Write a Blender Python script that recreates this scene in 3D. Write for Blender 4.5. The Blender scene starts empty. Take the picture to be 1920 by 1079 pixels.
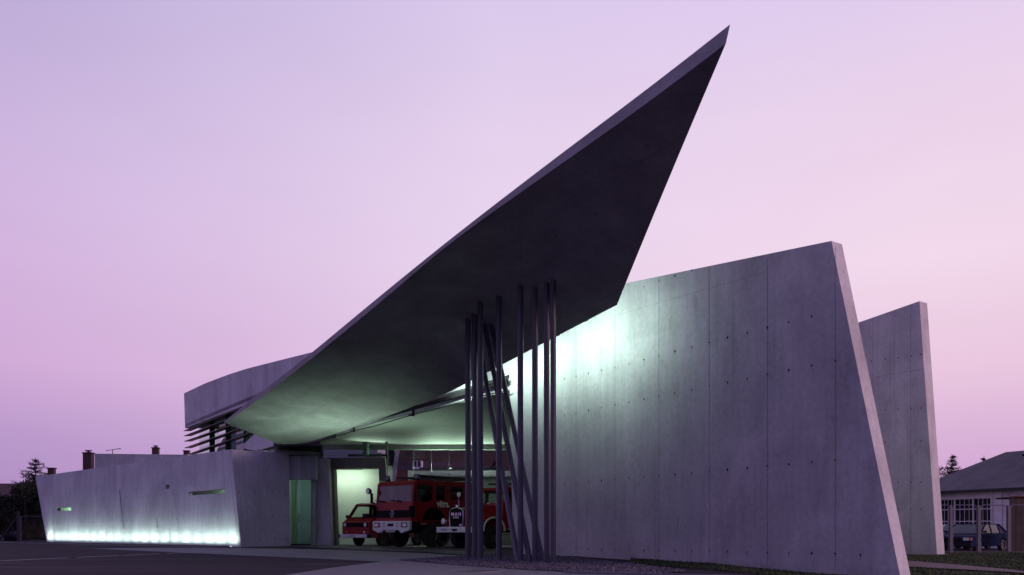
import bpy, bmesh, math, random
from mathutils import Vector, Matrix
from mathutils.geometry import tessellate_polygon
random.seed(7)
V = Vector
R = math.radians
sc = bpy.context.scene
col = sc.collection
# ------------------------------------------------------------------ camera, world, sun, exposure
F, CX, HY, EYE = 1600.0, 960.0, 995.0, 0.75
cd = bpy.data.cameras.new('camera'); cam = bpy.data.objects.new('camera', cd); col.objects.link(cam)
cam.location = (0, 0, EYE); cam.rotation_euler = (R(90), 0, 0)
cd.sensor_width = 36; cd.lens = F*36/1920; cd.shift_y = (HY-539.5)/1920
cd.clip_start = .1; cd.clip_end = 2000
sc.camera = cam
sc.view_settings.view_transform = 'Standard'; sc.view_settings.look = 'None'
sc.view_settings.exposure = 0; sc.view_settings.gamma = 1
def lin(r, g, b):
    f = lambda c: (c/255/12.92 if c/255 <= .04045 else ((c/255+.055)/1.055)**2.4)
    return (f(r), f(g), f(b), 1)
w = bpy.data.worlds.new('World'); sc.world = w; w.use_nodes = True
nt = w.node_tree; nt.nodes.clear()
def N(nt, t, **k):
    n = nt.nodes.new(t)
    for a, b in k.items(): setattr(n, a, b)
    return n
tc = N(nt, 'ShaderNodeTexCoord'); sp = N(nt, 'ShaderNodeSeparateXYZ'); nt.links.new(tc.outputs['Generated'], sp.inputs[0])
def ramp(nt, stops, src, interp='LINEAR'):
    r = N(nt, 'ShaderNodeValToRGB'); r.color_ramp.interpolation = interp
    while len(r.color_ramp.elements) < len(stops): r.color_ramp.elements.new(.5)
    for e, (p, c) in zip(r.color_ramp.elements, stops): e.position = p; e.color = c
    nt.links.new(src, r.inputs[0]); return r
# elevation sines: horizon 0, top of the photograph about .5
left = ramp(nt, [(0, lin(166,134,186)), (.09, lin(184,151,202)), (.17, lin(208,171,215)), (.27, lin(210,178,221)), (.38, lin(201,178,221)), (.48, lin(184,167,213)), (.75, lin(140,138,190)), (1, lin(120,122,176))], sp.outputs['Z'])
mid = ramp(nt, [(0, lin(186,140,190)), (.1, lin(212,176,214)), (.17, lin(226,196,226)), (.3, lin(232,211,236)), (.42, lin(229,209,237)), (.52, lin(219,201,235)), (.8, lin(150,146,196)), (1, lin(120,122,176))], sp.outputs['Z'])
right = ramp(nt, [(0, lin(190,148,196)), (.08, lin(212,172,212)), (.17, lin(234,200,224)), (.28, lin(241,216,234)), (.42, lin(235,212,236)), (.52, lin(218,198,234)), (.8, lin(158,150,198)), (1, lin(120,122,176))], sp.outputs['Z'])
fac = N(nt, 'ShaderNodeMapRange'); fac.inputs[1].default_value = -.52; fac.inputs[2].default_value = -.02; nt.links.new(sp.outputs['X'], fac.inputs[0])
fac2 = N(nt, 'ShaderNodeMapRange'); fac2.inputs[1].default_value = -.02; fac2.inputs[2].default_value = .42; nt.links.new(sp.outputs['X'], fac2.inputs[0])
m1 = N(nt, 'ShaderNodeMix', data_type='RGBA'); nt.links.new(fac.outputs[0], m1.inputs[0]); nt.links.new(left.outputs[0], m1.inputs[6]); nt.links.new(mid.outputs[0], m1.inputs[7])
m2 = N(nt, 'ShaderNodeMix', data_type='RGBA'); nt.links.new(fac2.outputs[0], m2.inputs[0]); nt.links.new(m1.outputs[2], m2.inputs[6]); nt.links.new(right.outputs[0], m2.inputs[7])
# faint cloud wisps and the darker, bluer half of the sky behind the camera
cn = N(nt, 'ShaderNodeTexNoise'); cn.inputs['Scale'].default_value = 2.2; cn.inputs['Detail'].default_value = 5
mp = N(nt, 'ShaderNodeMapping'); mp.inputs['Scale'].default_value = (1, 1, 3.5); nt.links.new(tc.outputs['Generated'], mp.inputs[0]); nt.links.new(mp.outputs[0], cn.inputs[0])
cr = N(nt, 'ShaderNodeMapRange'); cr.inputs[1].default_value = .3; cr.inputs[2].default_value = .75; cr.inputs[3].default_value = .98; cr.inputs[4].default_value = 1.045; nt.links.new(cn.outputs[0], cr.inputs[0])
ml = N(nt, 'ShaderNodeMix', data_type='RGBA', blend_type='MULTIPLY'); ml.inputs[0].default_value = 1; nt.links.new(m2.outputs[2], ml.inputs[6]); nt.links.new(cr.outputs[0], ml.inputs[7])
bf = N(nt, 'ShaderNodeMapRange'); bf.inputs[1].default_value = .35; bf.inputs[2].default_value = -.5; nt.links.new(sp.outputs['Y'], bf.inputs[0])
mb = N(nt, 'ShaderNodeMix', data_type='RGBA'); nt.links.new(bf.outputs[0], mb.inputs[0]); nt.links.new(ml.outputs[2], mb.inputs[6]); mb.inputs[7].default_value = lin(142, 124, 192)
bg = N(nt, 'ShaderNodeBackground'); bg.inputs[1].default_value = 1.0; wo = N(nt, 'ShaderNodeOutputWorld')
nt.links.new(mb.outputs[2], bg.inputs[0]); nt.links.new(bg.outputs[0], wo.inputs[0])
sl = bpy.data.lights.new('sun', 'SUN'); sl.energy = 2.8; sl.angle = R(22); sl.color = (1, .62, .70)
so = bpy.data.objects.new('sun', sl); col.objects.link(so)
so.rotation_euler = V((1, -.32, .10)).to_track_quat('Z', 'Y').to_euler()

# ------------------------------------------------------------------ pixel helpers (only used to read sizes off the photograph)
def P(px, py, d): return V(((px-CX)/F*d, d, EYE+(HY-py)/F*d))
def XY(px, d): return V(((px-CX)/F*d, d, 0))
def hit(px, py, p0, n):
    r = V(((px-CX)/F, 1, (HY-py)/F)); o = V((0, 0, EYE))
    t = (V(p0)-o).dot(n)/r.dot(n); return o+r*t
def G(px, py, z=0): return P(px, py, (EYE-z)*F/(py-HY))*1.0
# ------------------------------------------------------------------ materials
MATS = {}
def newmat(name):
    m = bpy.data.materials.new(name); m.use_nodes = True; MATS[name] = m
    return m, m.node_tree, m.node_tree.nodes['Principled BSDF']
def simple(name, c, rough=.5, metal=0, spec=.5, coat=0, var=0, vs=4, bump=0, bs=60, em=0):
    m, nt, b = newmat(name)
    c = (*c, 1) if len(c) == 3 else c
    b.inputs['Base Color'].default_value = c; b.inputs['Roughness'].default_value = rough
    b.inputs['Metallic'].default_value = metal; b.inputs['Specular IOR Level'].default_value = spec
    b.inputs['Coat Weight'].default_value = coat; b.inputs['Coat Roughness'].default_value = .08
    tc = N(nt, 'ShaderNodeTexCoord')
    if var:
        n = N(nt, 'ShaderNodeTexNoise'); n.inputs['Scale'].default_value = vs; n.inputs['Detail'].default_value = 6; nt.links.new(tc.outputs['Object'], n.inputs[0])
        r = ramp(nt, [(.3, tuple(x*(1-var) for x in c[:3])+(1,)), (.7, tuple(min(1, x*(1+var)) for x in c[:3])+(1,))], n.outputs[0]); nt.links.new(r.outputs[0], b.inputs['Base Color'])
    if bump:
        n = N(nt, 'ShaderNodeTexNoise'); n.inputs['Scale'].default_value = bs; n.inputs['Detail'].default_value = 4; nt.links.new(tc.outputs['Object'], n.inputs[0])
        bp = N(nt, 'ShaderNodeBump'); bp.inputs['Strength'].default_value = bump; bp.inputs['Distance'].default_value = .02; nt.links.new(n.outputs[0], bp.inputs['Height']); nt.links.new(bp.outputs[0], b.inputs['Normal'])
    if em: b.inputs['Emission Color'].default_value = c; b.inputs['Emission Strength'].default_value = em
    return m
def concrete(name, c, streak=(4, 4, .3), amt=.07, blot=.24, rough=.72, panel=False):
    m, nt, b = newmat(name); b.inputs['Roughness'].default_value = rough; b.inputs['Specular IOR Level'].default_value = .3
    tc = N(nt, 'ShaderNodeTexCoord')
    def nz(scale, s=1, det=6, dist=0):
        mp = N(nt, 'ShaderNodeMapping'); mp.inputs['Scale'].default_value = scale; nt.links.new(tc.outputs['Object'], mp.inputs[0])
        n = N(nt, 'ShaderNodeTexNoise'); n.inputs['Scale'].default_value = s; n.inputs['Detail'].default_value = det; n.inputs['Distortion'].default_value = dist
        nt.links.new(mp.outputs[0], n.inputs[0]); return n.outputs[0]
    def rng(o, a, b_, lo, hi):
        r = N(nt, 'ShaderNodeMapRange'); r.inputs[1].default_value = a; r.inputs[2].default_value = b_; r.inputs[3].default_value = lo; r.inputs[4].default_value = hi
        nt.links.new(o, r.inputs[0]); return r.outputs[0]
    def mul(a, b_):
        x = N(nt, 'ShaderNodeMath', operation='MULTIPLY'); nt.links.new(a, x.inputs[0]); nt.links.new(b_, x.inputs[1]); return x.outputs[0]
    s = rng(nz(streak, 1.6), .25, .75, 1-amt, 1+amt)
    l = rng(nz((.5, .5, .35), 1.3, 8, .8), .3, .7, 1-blot, 1+blot)
    f = rng(nz((1, 1, 1), 9, 6), .25, .75, .9, 1.1)
    st = rng(nz((1.6, 1.6, .7), 1.1, 9, 2.2), .62, .76, 1, .85)      # darker weather stains
    g = rng(nz((1, 1, 1), 60, 3), .3, .7, .95, 1.05)
    rn = rng(nz((7, 7, .10), 1.5, 5, .3), .56, .72, 1, .90)           # rain streaks
    k = mul(mul(mul(mul(mul(s, l), f), st), g), rn)
    if panel:                                                        # each cast panel has its own tone
        sx = N(nt, 'ShaderNodeSeparateXYZ'); nt.links.new(tc.outputs['Object'], sx.inputs[0])
        def mth(op, a, c=None, v=0):
            q = N(nt, 'ShaderNodeMath', operation=op); nt.links.new(a, q.inputs[0])
            if c is not None: nt.links.new(c, q.inputs[1])
            else: q.inputs[1].default_value = v
            return q.outputs[0]
        u = mth('FLOOR', mth('DIVIDE', mth('SUBTRACT', mth('MULTIPLY', sx.outputs[0], v=.566), mth('MULTIPLY', sx.outputs[1], v=.824)), v=1.72))
        wz = mth('FLOOR', mth('DIVIDE', sx.outputs[2], v=2.9)); cb = N(nt, 'ShaderNodeCombineXYZ'); nt.links.new(u, cb.inputs[0]); nt.links.new(wz, cb.inputs[1])
        wn_ = N(nt, 'ShaderNodeTexWhiteNoise'); nt.links.new(cb.outputs[0], wn_.inputs[0]); k = mul(k, rng(wn_.outputs['Value'], 0, 1, .94, 1.05))
    mx = N(nt, 'ShaderNodeMix', data_type='RGBA', blend_type='MULTIPLY'); mx.inputs[0].default_value = 1; mx.inputs[6].default_value = (*c, 1); nt.links.new(k, mx.inputs[7])
    nt.links.new(mx.outputs[2], b.inputs['Base Color'])
    bp = N(nt, 'ShaderNodeBump'); bp.inputs['Strength'].default_value = .25; bp.inputs['Distance'].default_value = .02; nt.links.new(k, bp.inputs['Height']); nt.links.new(bp.outputs[0], b.inputs['Normal'])
    return m
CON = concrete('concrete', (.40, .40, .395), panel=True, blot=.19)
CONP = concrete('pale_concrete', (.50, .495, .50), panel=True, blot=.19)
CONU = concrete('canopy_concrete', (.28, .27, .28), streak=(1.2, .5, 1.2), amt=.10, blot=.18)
CEIL = concrete('ceiling_concrete', (.33, .34, .33), streak=(.5, 2, 1), amt=.06, blot=.1)
JOINT = simple('joint', (.17, .165, .17), .9)
TIE = simple('tie_hole', (.015, .013, .018), .9)
PLASTER = simple('white_plaster', (.62, .64, .60), .8, var=.04, vs=2)
PIPE = simple('column_paint', (.062, .062, .074), .42, var=.08, vs=3)
STEELD = simple('dark_steel', (.02, .02, .024), .45, metal=.3)
GREENST = simple('green_steel', (.07, .12, .08), .6, spec=.2)
GALV = simple('galvanised_steel', (.13, .125, .15), .6, metal=.2, var=.15, vs=12)
def glassm(name, tint=(.9, .95, .92), refl=.1, rough=.02):
    m, nt, b = newmat(name); nt.nodes.remove(b)
    o = nt.nodes['Material Output']; t = N(nt, 'ShaderNodeBsdfTransparent'); t.inputs[0].default_value = (*tint, 1)
    g = N(nt, 'ShaderNodeBsdfGlossy'); g.inputs['Roughness'].default_value = rough
    ge = N(nt, 'ShaderNodeNewGeometry'); dt = N(nt, 'ShaderNodeVectorMath', operation='DOT_PRODUCT'); nt.links.new(ge.outputs['Normal'], dt.inputs[0]); nt.links.new(ge.outputs['Incoming'], dt.inputs[1])
    ab = N(nt, 'ShaderNodeMath', operation='ABSOLUTE'); nt.links.new(dt.outputs['Value'], ab.inputs[0]); sb = N(nt, 'ShaderNodeMath', operation='SUBTRACT'); sb.inputs[0].default_value = 1; nt.links.new(ab.outputs[0], sb.inputs[1])
    pw = N(nt, 'ShaderNodeMath', operation='POWER'); pw.inputs[1].default_value = 5; nt.links.new(sb.outputs[0], pw.inputs[0])
    ad = N(nt, 'ShaderNodeMath', operation='MULTIPLY_ADD', use_clamp=True); ad.inputs[1].default_value = .9; ad.inputs[2].default_value = .04+refl; nt.links.new(pw.outputs[0], ad.inputs[0])
    mx = N(nt, 'ShaderNodeMixShader'); nt.links.new(ad.outputs[0], mx.inputs[0]); nt.links.new(t.outputs[0], mx.inputs[1]); nt.links.new(g.outputs[0], mx.inputs[2])
    nt.links.new(mx.outputs[0], o.inputs[0]); return m
GLASS = glassm('clear_glass', (.86, .92, .88), -.02)
CARGL = glassm('car_glass', (.28, .32, .34), .08)
DOORGL = glassm('door_glass', (.66, .82, .72), .03, .1)
RED = simple('red_paint', (.27, .008, .013), .42, spec=.3, coat=.08, var=.1, vs=1.5)
REDV = simple('bright_red_paint', (.26, .010, .010), .4, coat=.3)
BLK = simple('black_plastic', (.006, .0055, .0065), .7, spec=.2)
RUB = simple('tyre_rubber', (.012, .012, .013), .8, bump=.3, bs=30)
WHT = simple('white_paint', (.62, .62, .62), .4, var=.06)
CHR = simple('chrome', (.6, .6, .62), .2, metal=1)
LENS = simple('lamp_lens', (.7, .7, .72), .15, coat=1)
ORG = simple('orange_lens', (.6, .09, .02), .3, coat=.5)
BLUEL = simple('blue_beacon', (.02, .03, .16), .15, coat=1)
RIM = simple('wheel_rim', (.05, .045, .045), .5, metal=.2)
CREAM = simple('cream_trim', (.55, .6, .48), .4)
SEATM = simple('seat_fabric', (.03, .03, .035), .9)
LETW = simple('cream_lettering', (.86, .88, .76), .5)
INK = simple('plate_ink', (.02, .02, .03), .6)
def lampmat(name, c, s):
    m, nt, b = newmat(name); b.inputs['Base Color'].default_value = (*c, 1); b.inputs['Emission Color'].default_value = (*c, 1); b.inputs['Emission Strength'].default_value = s; return m
TUBE = lampmat('lamp_tube', (.8, 1, .88), 4)
def leafm(name, c, v=.5):
    m, nt, b = newmat(name); b.inputs['Roughness'].default_value = .8; b.inputs['Specular IOR Level'].default_value = .2
    g = N(nt, 'ShaderNodeNewGeometry'); r = ramp(nt, [(0, (*[x*(1-v) for x in c], 1)), (1, (*[x*(1+v) for x in c], 1))], g.outputs['Random Per Island']); nt.links.new(r.outputs[0], b.inputs['Base Color']); return m
LEAF = leafm('dark_leaves', (.03, .035, .02)); NEED = leafm('needles', (.022, .03, .02))
GRASS = leafm('grass_blades', (.055, .075, .028), .6); WEED = leafm('clover_leaves', (.04, .065, .035), .5)
BARK = simple('bark', (.05, .035, .028), .9, bump=.5, bs=12)
GRAV = leafm('gravel_stones', (.10, .095, .11), .7)
BRICK = simple('brick', (.032, .018, .022), .9, var=.3, vs=6)
# ------------------------------------------------------------------ mesh builder
class MB:
    def __init__(s): s.v = []; s.f = []; s.m = []; s.sm = []
    def add(s, vs, fs, mi=0, smooth=False):
        o = len(s.v); s.v += [V(v) for v in vs]
        for f in fs: s.f.append([i+o for i in f]); s.m.append(mi); s.sm.append(smooth)
    def box(s, c, size, rz=0, mi=0, M=None):
        hx, hy, hz = [a/2 for a in size]; q = Matrix.Rotation(rz, 3, 'Z') if M is None else M
        vs = [V(c)+q@V((x, y, z)) for x in (-hx, hx) for y in (-hy, hy) for z in (-hz, hz)]
        s.add(vs, [(0,1,3,2),(4,6,7,5),(0,4,5,1),(2,3,7,6),(0,2,6,4),(1,5,7,3)], mi)
    def bar(s, a, b, w, h, mi=0, up=(0, 0, 1)):
        a, b = V(a), V(b); d = (b-a); L = d.length; d.normalize(); sd = d.cross(V(up)).normalized(); u = sd.cross(d)
        vs = [p+sd*(x*w/2)+u*(y*h/2) for p in (a, b) for x, y in ((-1,-1),(1,-1),(1,1),(-1,1))]
        s.add(vs, [(3,2,1,0),(4,5,6,7),(0,1,5,4),(1,2,6,5),(2,3,7,6),(3,0,4,7)], mi)
    def tube(s, a, b, r, n=16, mi=0, r2=None, cap=True):
        a, b = V(a), V(b); d = (b-a).normalized(); x = d.orthogonal().normalized(); y = d.cross(x); r2 = r if r2 is None else r2
        vs = [p+(x*math.cos(k*2*math.pi/n)+y*math.sin(k*2*math.pi/n))*q for p, q in ((a, r), (b, r2)) for k in range(n)]
        s.add(vs, [(k, (k+1) % n, n+(k+1) % n, n+k) for k in range(n)], mi, True)
        if cap: s.add(vs, [tuple(range(n-1, -1, -1)), tuple(range(n, 2*n))], mi)
    def path(s, pts, r, n=8, mi=0):
        for a, b in zip(pts, pts[1:]): s.tube(a, b, r, n, mi)
    def prism(s, pts, vec, mi=0, holes=()):
        loops = [list(map(V, pts))]+[list(map(V, h)) for h in holes]; vec = V(vec)
        flat = [p for l in loops for p in l]; tri = tessellate_polygon(loops)
        n = len(flat); s.add(flat+[p+vec for p in flat], [tuple(t) for t in tri]+[tuple(n+i for i in reversed(t)) for t in tri], mi)
        o = 0
        for l in loops:
            k = len(l); vs = l+[p+vec for p in l]; s.add(vs, [(i, (i+1) % k, k+(i+1) % k, k+i) for i in range(k)], mi)
    def poly(s, pts, mi=0): s.add(pts, [tuple(range(len(pts)))], mi)
    def disc(s, c, n, r, k=12, mi=0, sc=1):
        n = V(n).normalized(); x = V((0, 0, 1)).cross(n); x = x.normalized() if x.length > .01 else V((1, 0, 0)); y = n.cross(x)
        s.add([V(c)+x*math.cos(a*2*math.pi/k)*r+y*math.sin(a*2*math.pi/k)*r*sc for a in range(k)], [tuple(range(k))], mi)
    def lathe(s, prof, c, ax, n=24, mi=0):
        ax = V(ax).normalized(); x = ax.orthogonal().normalized(); y = ax.cross(x); vs = []
        for (r, h) in prof:
            for k in range(n): a = k*2*math.pi/n; vs.append(V(c)+ax*h+(x*math.cos(a)+y*math.sin(a))*r)
        fs = [(i*n+k, i*n+(k+1) % n, (i+1)*n+(k+1) % n, (i+1)*n+k) for i in range(len(prof)-1) for k in range(n)]
        s.add(vs, fs, mi, True)
    def build(s, name, mats, parent=None, loc=None, bevel=0, **tags):
        me = bpy.data.meshes.new(name); me.from_pydata([tuple(v) for v in s.v], [], s.f)
        for m in (mats if isinstance(mats, (list, tuple)) else [mats]): me.materials.append(m)
        me.polygons.foreach_set('material_index', s.m); me.polygons.foreach_set('use_smooth', s.sm); me.update()
        bm = bmesh.new(); bm.from_mesh(me); bmesh.ops.remove_doubles(bm, verts=bm.verts, dist=1e-5); bmesh.ops.recalc_face_normals(bm, faces=bm.faces); bm.to_mesh(me); bm.free(); me.set_sharp_from_angle(angle=R(38))
        o = bpy.data.objects.new(name, me); col.objects.link(o)
        if parent:
            o.parent = parent
        if loc is not None: o.location = loc
        if bevel:
            b = o.modifiers.new('bevel', 'BEVEL'); b.width = bevel; b.segments = 3; b.limit_method = 'ANGLE'; b.angle_limit = R(35); b.harden_normals = False
        for k, v_ in tags.items(): o[k] = v_
        return o
def empty(name, loc, rz=0, **tags):
    o = bpy.data.objects.new(name, None); col.objects.link(o); o.location = loc; o.rotation_euler = (0, 0, rz); o.empty_display_size = .3
    for k, v_ in tags.items(): o[k] = v_
    return o
def area(loc, target, sx, sy, power, color, parent=None, spread=180, name='lamp_glow'):
    l = bpy.data.lights.new(name, 'AREA'); l.shape = 'RECTANGLE'; l.size = sx; l.size_y = sy; l.energy = power; l.color = color; l.spread = R(spread)
    o = bpy.data.objects.new(name, l); col.objects.link(o); o.location = loc
    o.rotation_euler = (V(loc)-V(target)).to_track_quat('Z', 'Y').to_euler()
    if parent: o.parent = parent
    return o
def sst(a, b, x): t = max(0, min(1, (x-a)/(b-a))); return t*t*(3-2*t)
def gz(x, y): return -.20*sst(3.0, 7.5, x)            # the lawn lies a little lower than the forecourt
# ------------------------------------------------------------------ ground
def sheet(name, pts, z, mat, n=1, kind='structure', loc=None):
    b = MB(); b.poly([V((p[0], p[1], z)) for p in pts]); return b.build(name, mat, kind=kind)
def asphalt():
    m, nt, b = newmat('asphalt'); b.inputs['Roughness'].default_value = .9; b.inputs['Specular IOR Level'].default_value = .12
    tc = N(nt, 'ShaderNodeTexCoord')
    mp = N(nt, 'ShaderNodeMapping'); mp.inputs['Scale'].default_value = (.22, .9, 1); mp.inputs['Rotation'].default_value = (0, 0, R(12)); nt.links.new(tc.outputs['Object'], mp.inputs[0])
    n1 = N(nt, 'ShaderNodeTexNoise'); n1.inputs['Scale'].default_value = .8; n1.inputs['Detail'].default_value = 7; n1.inputs['Distortion'].default_value = .6; nt.links.new(mp.outputs[0], n1.inputs[0])
    n2 = N(nt, 'ShaderNodeTexNoise'); n2.inputs['Scale'].default_value = 90; n2.inputs['Detail'].default_value = 3; nt.links.new(tc.outputs['Object'], n2.inputs[0])
    r1 = ramp(nt, [(.3, (.018, .016, .021, 1)), (.5, (.032, .026, .033, 1)), (.72, (.060, .045, .052, 1))], n1.outputs[0])
    r2 = ramp(nt, [(.3, (.6, .6, .6, 1)), (.7, (1.5, 1.5, 1.5, 1))], n2.outputs[0])
    mx = N(nt, 'ShaderNodeMix', data_type='RGBA', blend_type='MULTIPLY'); mx.inputs[0].default_value = 1; nt.links.new(r1.outputs[0], mx.inputs[6]); nt.links.new(r2.outputs[0], mx.inputs[7]); nt.links.new(mx.outputs[2], b.inputs['Base Color'])
    bp = N(nt, 'ShaderNodeBump'); bp.inputs['Strength'].default_value = .5; bp.inputs['Distance'].default_value = .01; nt.links.new(n2.outputs[0], bp.inputs['Height']); nt.links.new(bp.outputs[0], b.inputs['Normal'])
    return m
ASPH = asphalt()
EARTH = simple('lawn_soil', (.035, .038, .022), .95, var=.35, vs=3, bump=.5, bs=20)
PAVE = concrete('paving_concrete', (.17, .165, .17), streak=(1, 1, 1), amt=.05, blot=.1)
GRBED = simple('gravel_bed', (.055, .05, .06), .95, var=.4, vs=40, bump=.8, bs=50)
PINK = simple('brick_path', (.10, .058, .065), .8, var=.25, vs=9)
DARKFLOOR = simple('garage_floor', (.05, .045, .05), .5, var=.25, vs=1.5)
# asphalt with the lawn as one height field reaching the horizon
b = MB(); xs = [-900, -300, -120, -60, -40, -20, 0, 2, 3]+[3+.5*i for i in range(1, 11)]+[9, 12, 16, 20, 30, 60, 200, 900]; ys = [-60, 0, 10, 20, 30, 40, 60, 100, 200, 900]
b.add([V((x, y, gz(x, y)-.03*(x > 2.9))) for y in ys for x in xs], [(j*len(xs)+i, j*len(xs)+i+1, (j+1)*len(xs)+i+1, (j+1)*len(xs)+i) for j in range(len(ys)-1) for i in range(len(xs)-1)])
b.build('ground', ASPH, kind='structure')
g = lambda px, py: G(px, py)
sheet('apron', [g(170, 1029), g(300, 1027.6), g(455, 1028.2), g(620, 1031), g(790, 1037.5), g(872, 1043), g(760, 1050.5), g(716, 1053.5), g(600, 1048), g(470, 1042.5), g(340, 1036.5)], .004, PAVE)
sheet('pavement', [g(745, 1051.2), g(716, 1053.8), g(625, 1065), g(535, 1079), g(440, 1096), g(1420, 1096), g(1180, 1080), g(1000, 1070.5), g(860, 1061)], .006, PAVE)
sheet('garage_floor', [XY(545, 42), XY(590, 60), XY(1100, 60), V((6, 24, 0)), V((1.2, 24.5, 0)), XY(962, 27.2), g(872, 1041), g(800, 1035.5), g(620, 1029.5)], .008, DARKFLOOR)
gravpts = [g(745, 1051.4), g(860, 1061.2), g(1000, 1070.7), g(1200, 1079), g(1290, 1072), g(1180, 1058), g(1045, 1044), g(962, 1041), g(880, 1043)]
sheet('gravel_bed', gravpts, .010, GRBED)
def inside(x, y, poly):
    c = False
    for i in range(len(poly)):
        x1, y1, x2, y2 = poly[i-1][0], poly[i-1][1], poly[i][0], poly[i][1]
        if (y1 > y) != (y2 > y) and x < (x2-x1)*(y-y1)/(y2-y1)+x1: c = not c
    return c
def scatter(poly, n):
    x0, x1 = min(p[0] for p in poly), max(p[0] for p in poly); y0, y1 = min(p[1] for p in poly), max(p[1] for p in poly); out = []
    while len(out) < n:
        x, y = random.uniform(x0, x1), random.uniform(y0, y1)
        if inside(x, y, poly): out.append((x, y))
    return out
def rocks(name, poly, n, z, r0, r1):
    b = MB(); F8 = [(0,2,4),(2,1,4),(1,3,4),(3,0,4),(2,0,5),(1,2,5),(3,1,5),(0,3,5)]
    for x, y in scatter(poly, n):
        r = random.uniform(r0, r1); q = Matrix.Rotation(random.uniform(0, 6.3), 3, V((random.random(), random.random(), 1)).normalized())
        b.add([V((x, y, z+r*.3))+q@V((a*r*random.uniform(.7, 1.3), c*r, d*r*.7)) for a, c, d in ((1,0,0),(-1,0,0),(0,1,0),(0,-1,0),(0,0,1),(0,0,-1))], F8)
    b.build(name, GRAV, kind='stuff', label='pale loose gravel around the column bases', category='gravel')
rocks('gravel', gravpts, 13000, .012, .012, .028)
# kerb edging beside the gravel, and the brick path on the lawn
b = MB(); b.bar(g(1060, 1076.5)+V((0,0,.02)), g(1500, 1086)+V((0,0,.0)), .10, .07)
b.build('kerb', PAVE, kind='structure')
def lawnpt(px, py): return G(px, py, -.19)
b = MB()
for lo, hi in (((1600, 1050.6), (1600, 1059.5)),):
    pts = [lawnpt(1640, 1048.5), lawnpt(1705, 1052.5), lawnpt(1800, 1060), lawnpt(1895, 1069), lawnpt(2000, 1082), lawnpt(1900, 1074.0), lawnpt(1800, 1068.5), lawnpt(1705, 1063.5), lawnpt(1640, 1060)]
    b.poly([V((p.x, p.y, -.178)) for p in pts])
b.build('path', PINK, kind='structure')
PATHP = pts
lawn = [V((2.7, 19.2, 0)), V((4.2, 17.9, 0)), V((6.0, 15.4, 0)), V((5.0, 12.0, 0)), V((40, 12, 0)), V((40, 37.0, 0)), V((13, 37.0, 0)), V((6.4, 19.5, 0)), V((7.9, 16.6, 0)), V((7.55, 16.2, 0)), V((3.4, 22.3, 0))]
b = MB(); st = .75
for i in range(int(40/st)):
    for j in range(int(27/st)):
        x, y = 2+i*st, 11+j*st
        if inside(x+st/2, y+st/2, lawn): b.add([V((x, y, gz(x, y)-.012)), V((x+st, y, gz(x+st, y)-.012)), V((x+st, y+st, gz(x+st, y+st)-.012)), V((x, y+st, gz(x, y+st)-.012))], [(0,1,2,3)])
b.build('lawn_ground', EARTH, kind='structure')
def blades():
    b = MB(); k = 0
    front = [(2.8, 18.9), (3.6, 17.6), (4.6, 16.0), (5.6, 14.2), (8.2, 14.2), (8.2, 15.8), (7.55, 16.25), (3.1, 22.4)]
    right = [(8.1, 15.2), (14, 14.6), (24, 30), (24.5, 36), (18.5, 36.5), (17, 33), (14, 32.5), (7.6, 18)]
    for poly, n in ((front, 12000), (right, 42000)):
        for x, y in scatter([V((*p, 0)) for p in poly], n):
            if inside(x, y, PATHP): continue
            cl = math.sin(x*2.1+math.sin(y*1.7)*2)*math.cos(y*1.3+x*.6)
            if cl < -.55 and random.random() < .6: continue
            h = random.uniform(.03, .075)*(1+.6*max(0, cl)); a = random.uniform(0, 6.28); wd = random.uniform(.005, .011); z = gz(x, y)-.015
            if random.random() < .22:    # broad weed leaf
                h *= .8; wd *= 3.2; mi = 1
            else: mi = 0
            dx, dy = math.cos(a)*wd, math.sin(a)*wd; lx, ly = random.uniform(-.5, .5)*h, random.uniform(-.5, .5)*h
            b.add([V((x-dx, y-dy, z)), V((x+dx, y+dy, z)), V((x+dx*.6+lx*.6, y+dy*.6+ly*.6, z+h*.7)), V((x+lx, y+ly, z+h))], [(0,1,2,3)], mi)
    b.build('grass', [GRASS, WEED], kind='stuff', label='short dark green grass and clover beside the concrete walls', category='grass')
blades()
# road marking: thin dashed white line across the forecourt
b = MB(); A0, A1 = g(-40, 1054.3), g(402, 1034.4); B1 = g(600, 1029.8)
L = (A1-A0).length; t = 0; dv = (A1-A0).normalized()
segs = [(0, 128), (143, 222), (231, 300), (312, 372), (386, 452), (466, 520), (535, 560), (572, 590)]
def lp(px):
    py = 1052.6+(px-0)*(1034.6-1052.6)/402 if px < 402 else 1034.6+(px-402)*(1029.9-1034.6)/188
    return G(px, py)
for a_, b_ in segs:
    p, q = lp(a_), lp(b_); d = (q-p).normalized(); n = V((-d.y, d.x, 0))*.05
    b.poly([V((*(p-n).xy, .009)), V((*(q-n).xy, .009)), V((*(q+n).xy, .009)), V((*(p+n).xy, .009))])
b.build('road_marking', simple('road_paint', (.5, .52, .5), .6, var=.3, vs=3), kind='structure')
# manhole cover
mc = g(893, 1072); mh = empty('manhole_cover', (mc.x, mc.y, .006), label='round iron manhole cover set in the pale pavement by the gravel', category='manhole cover')
b = MB(); b.tube((0,0,0), (0,0,.006), .40, 40); b.build('cover_plate', simple('cast_iron', (.06, .055, .06), .6, var=.3, vs=10), mh)
b = MB(); b.lathe([(.44, .0), (.44, .009), (.405, .009), (.405, .0)], (0,0,0), (0,0,1), 40); b.build('frame', simple('iron_frame', (.2, .19, .2), .5), mh)

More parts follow.
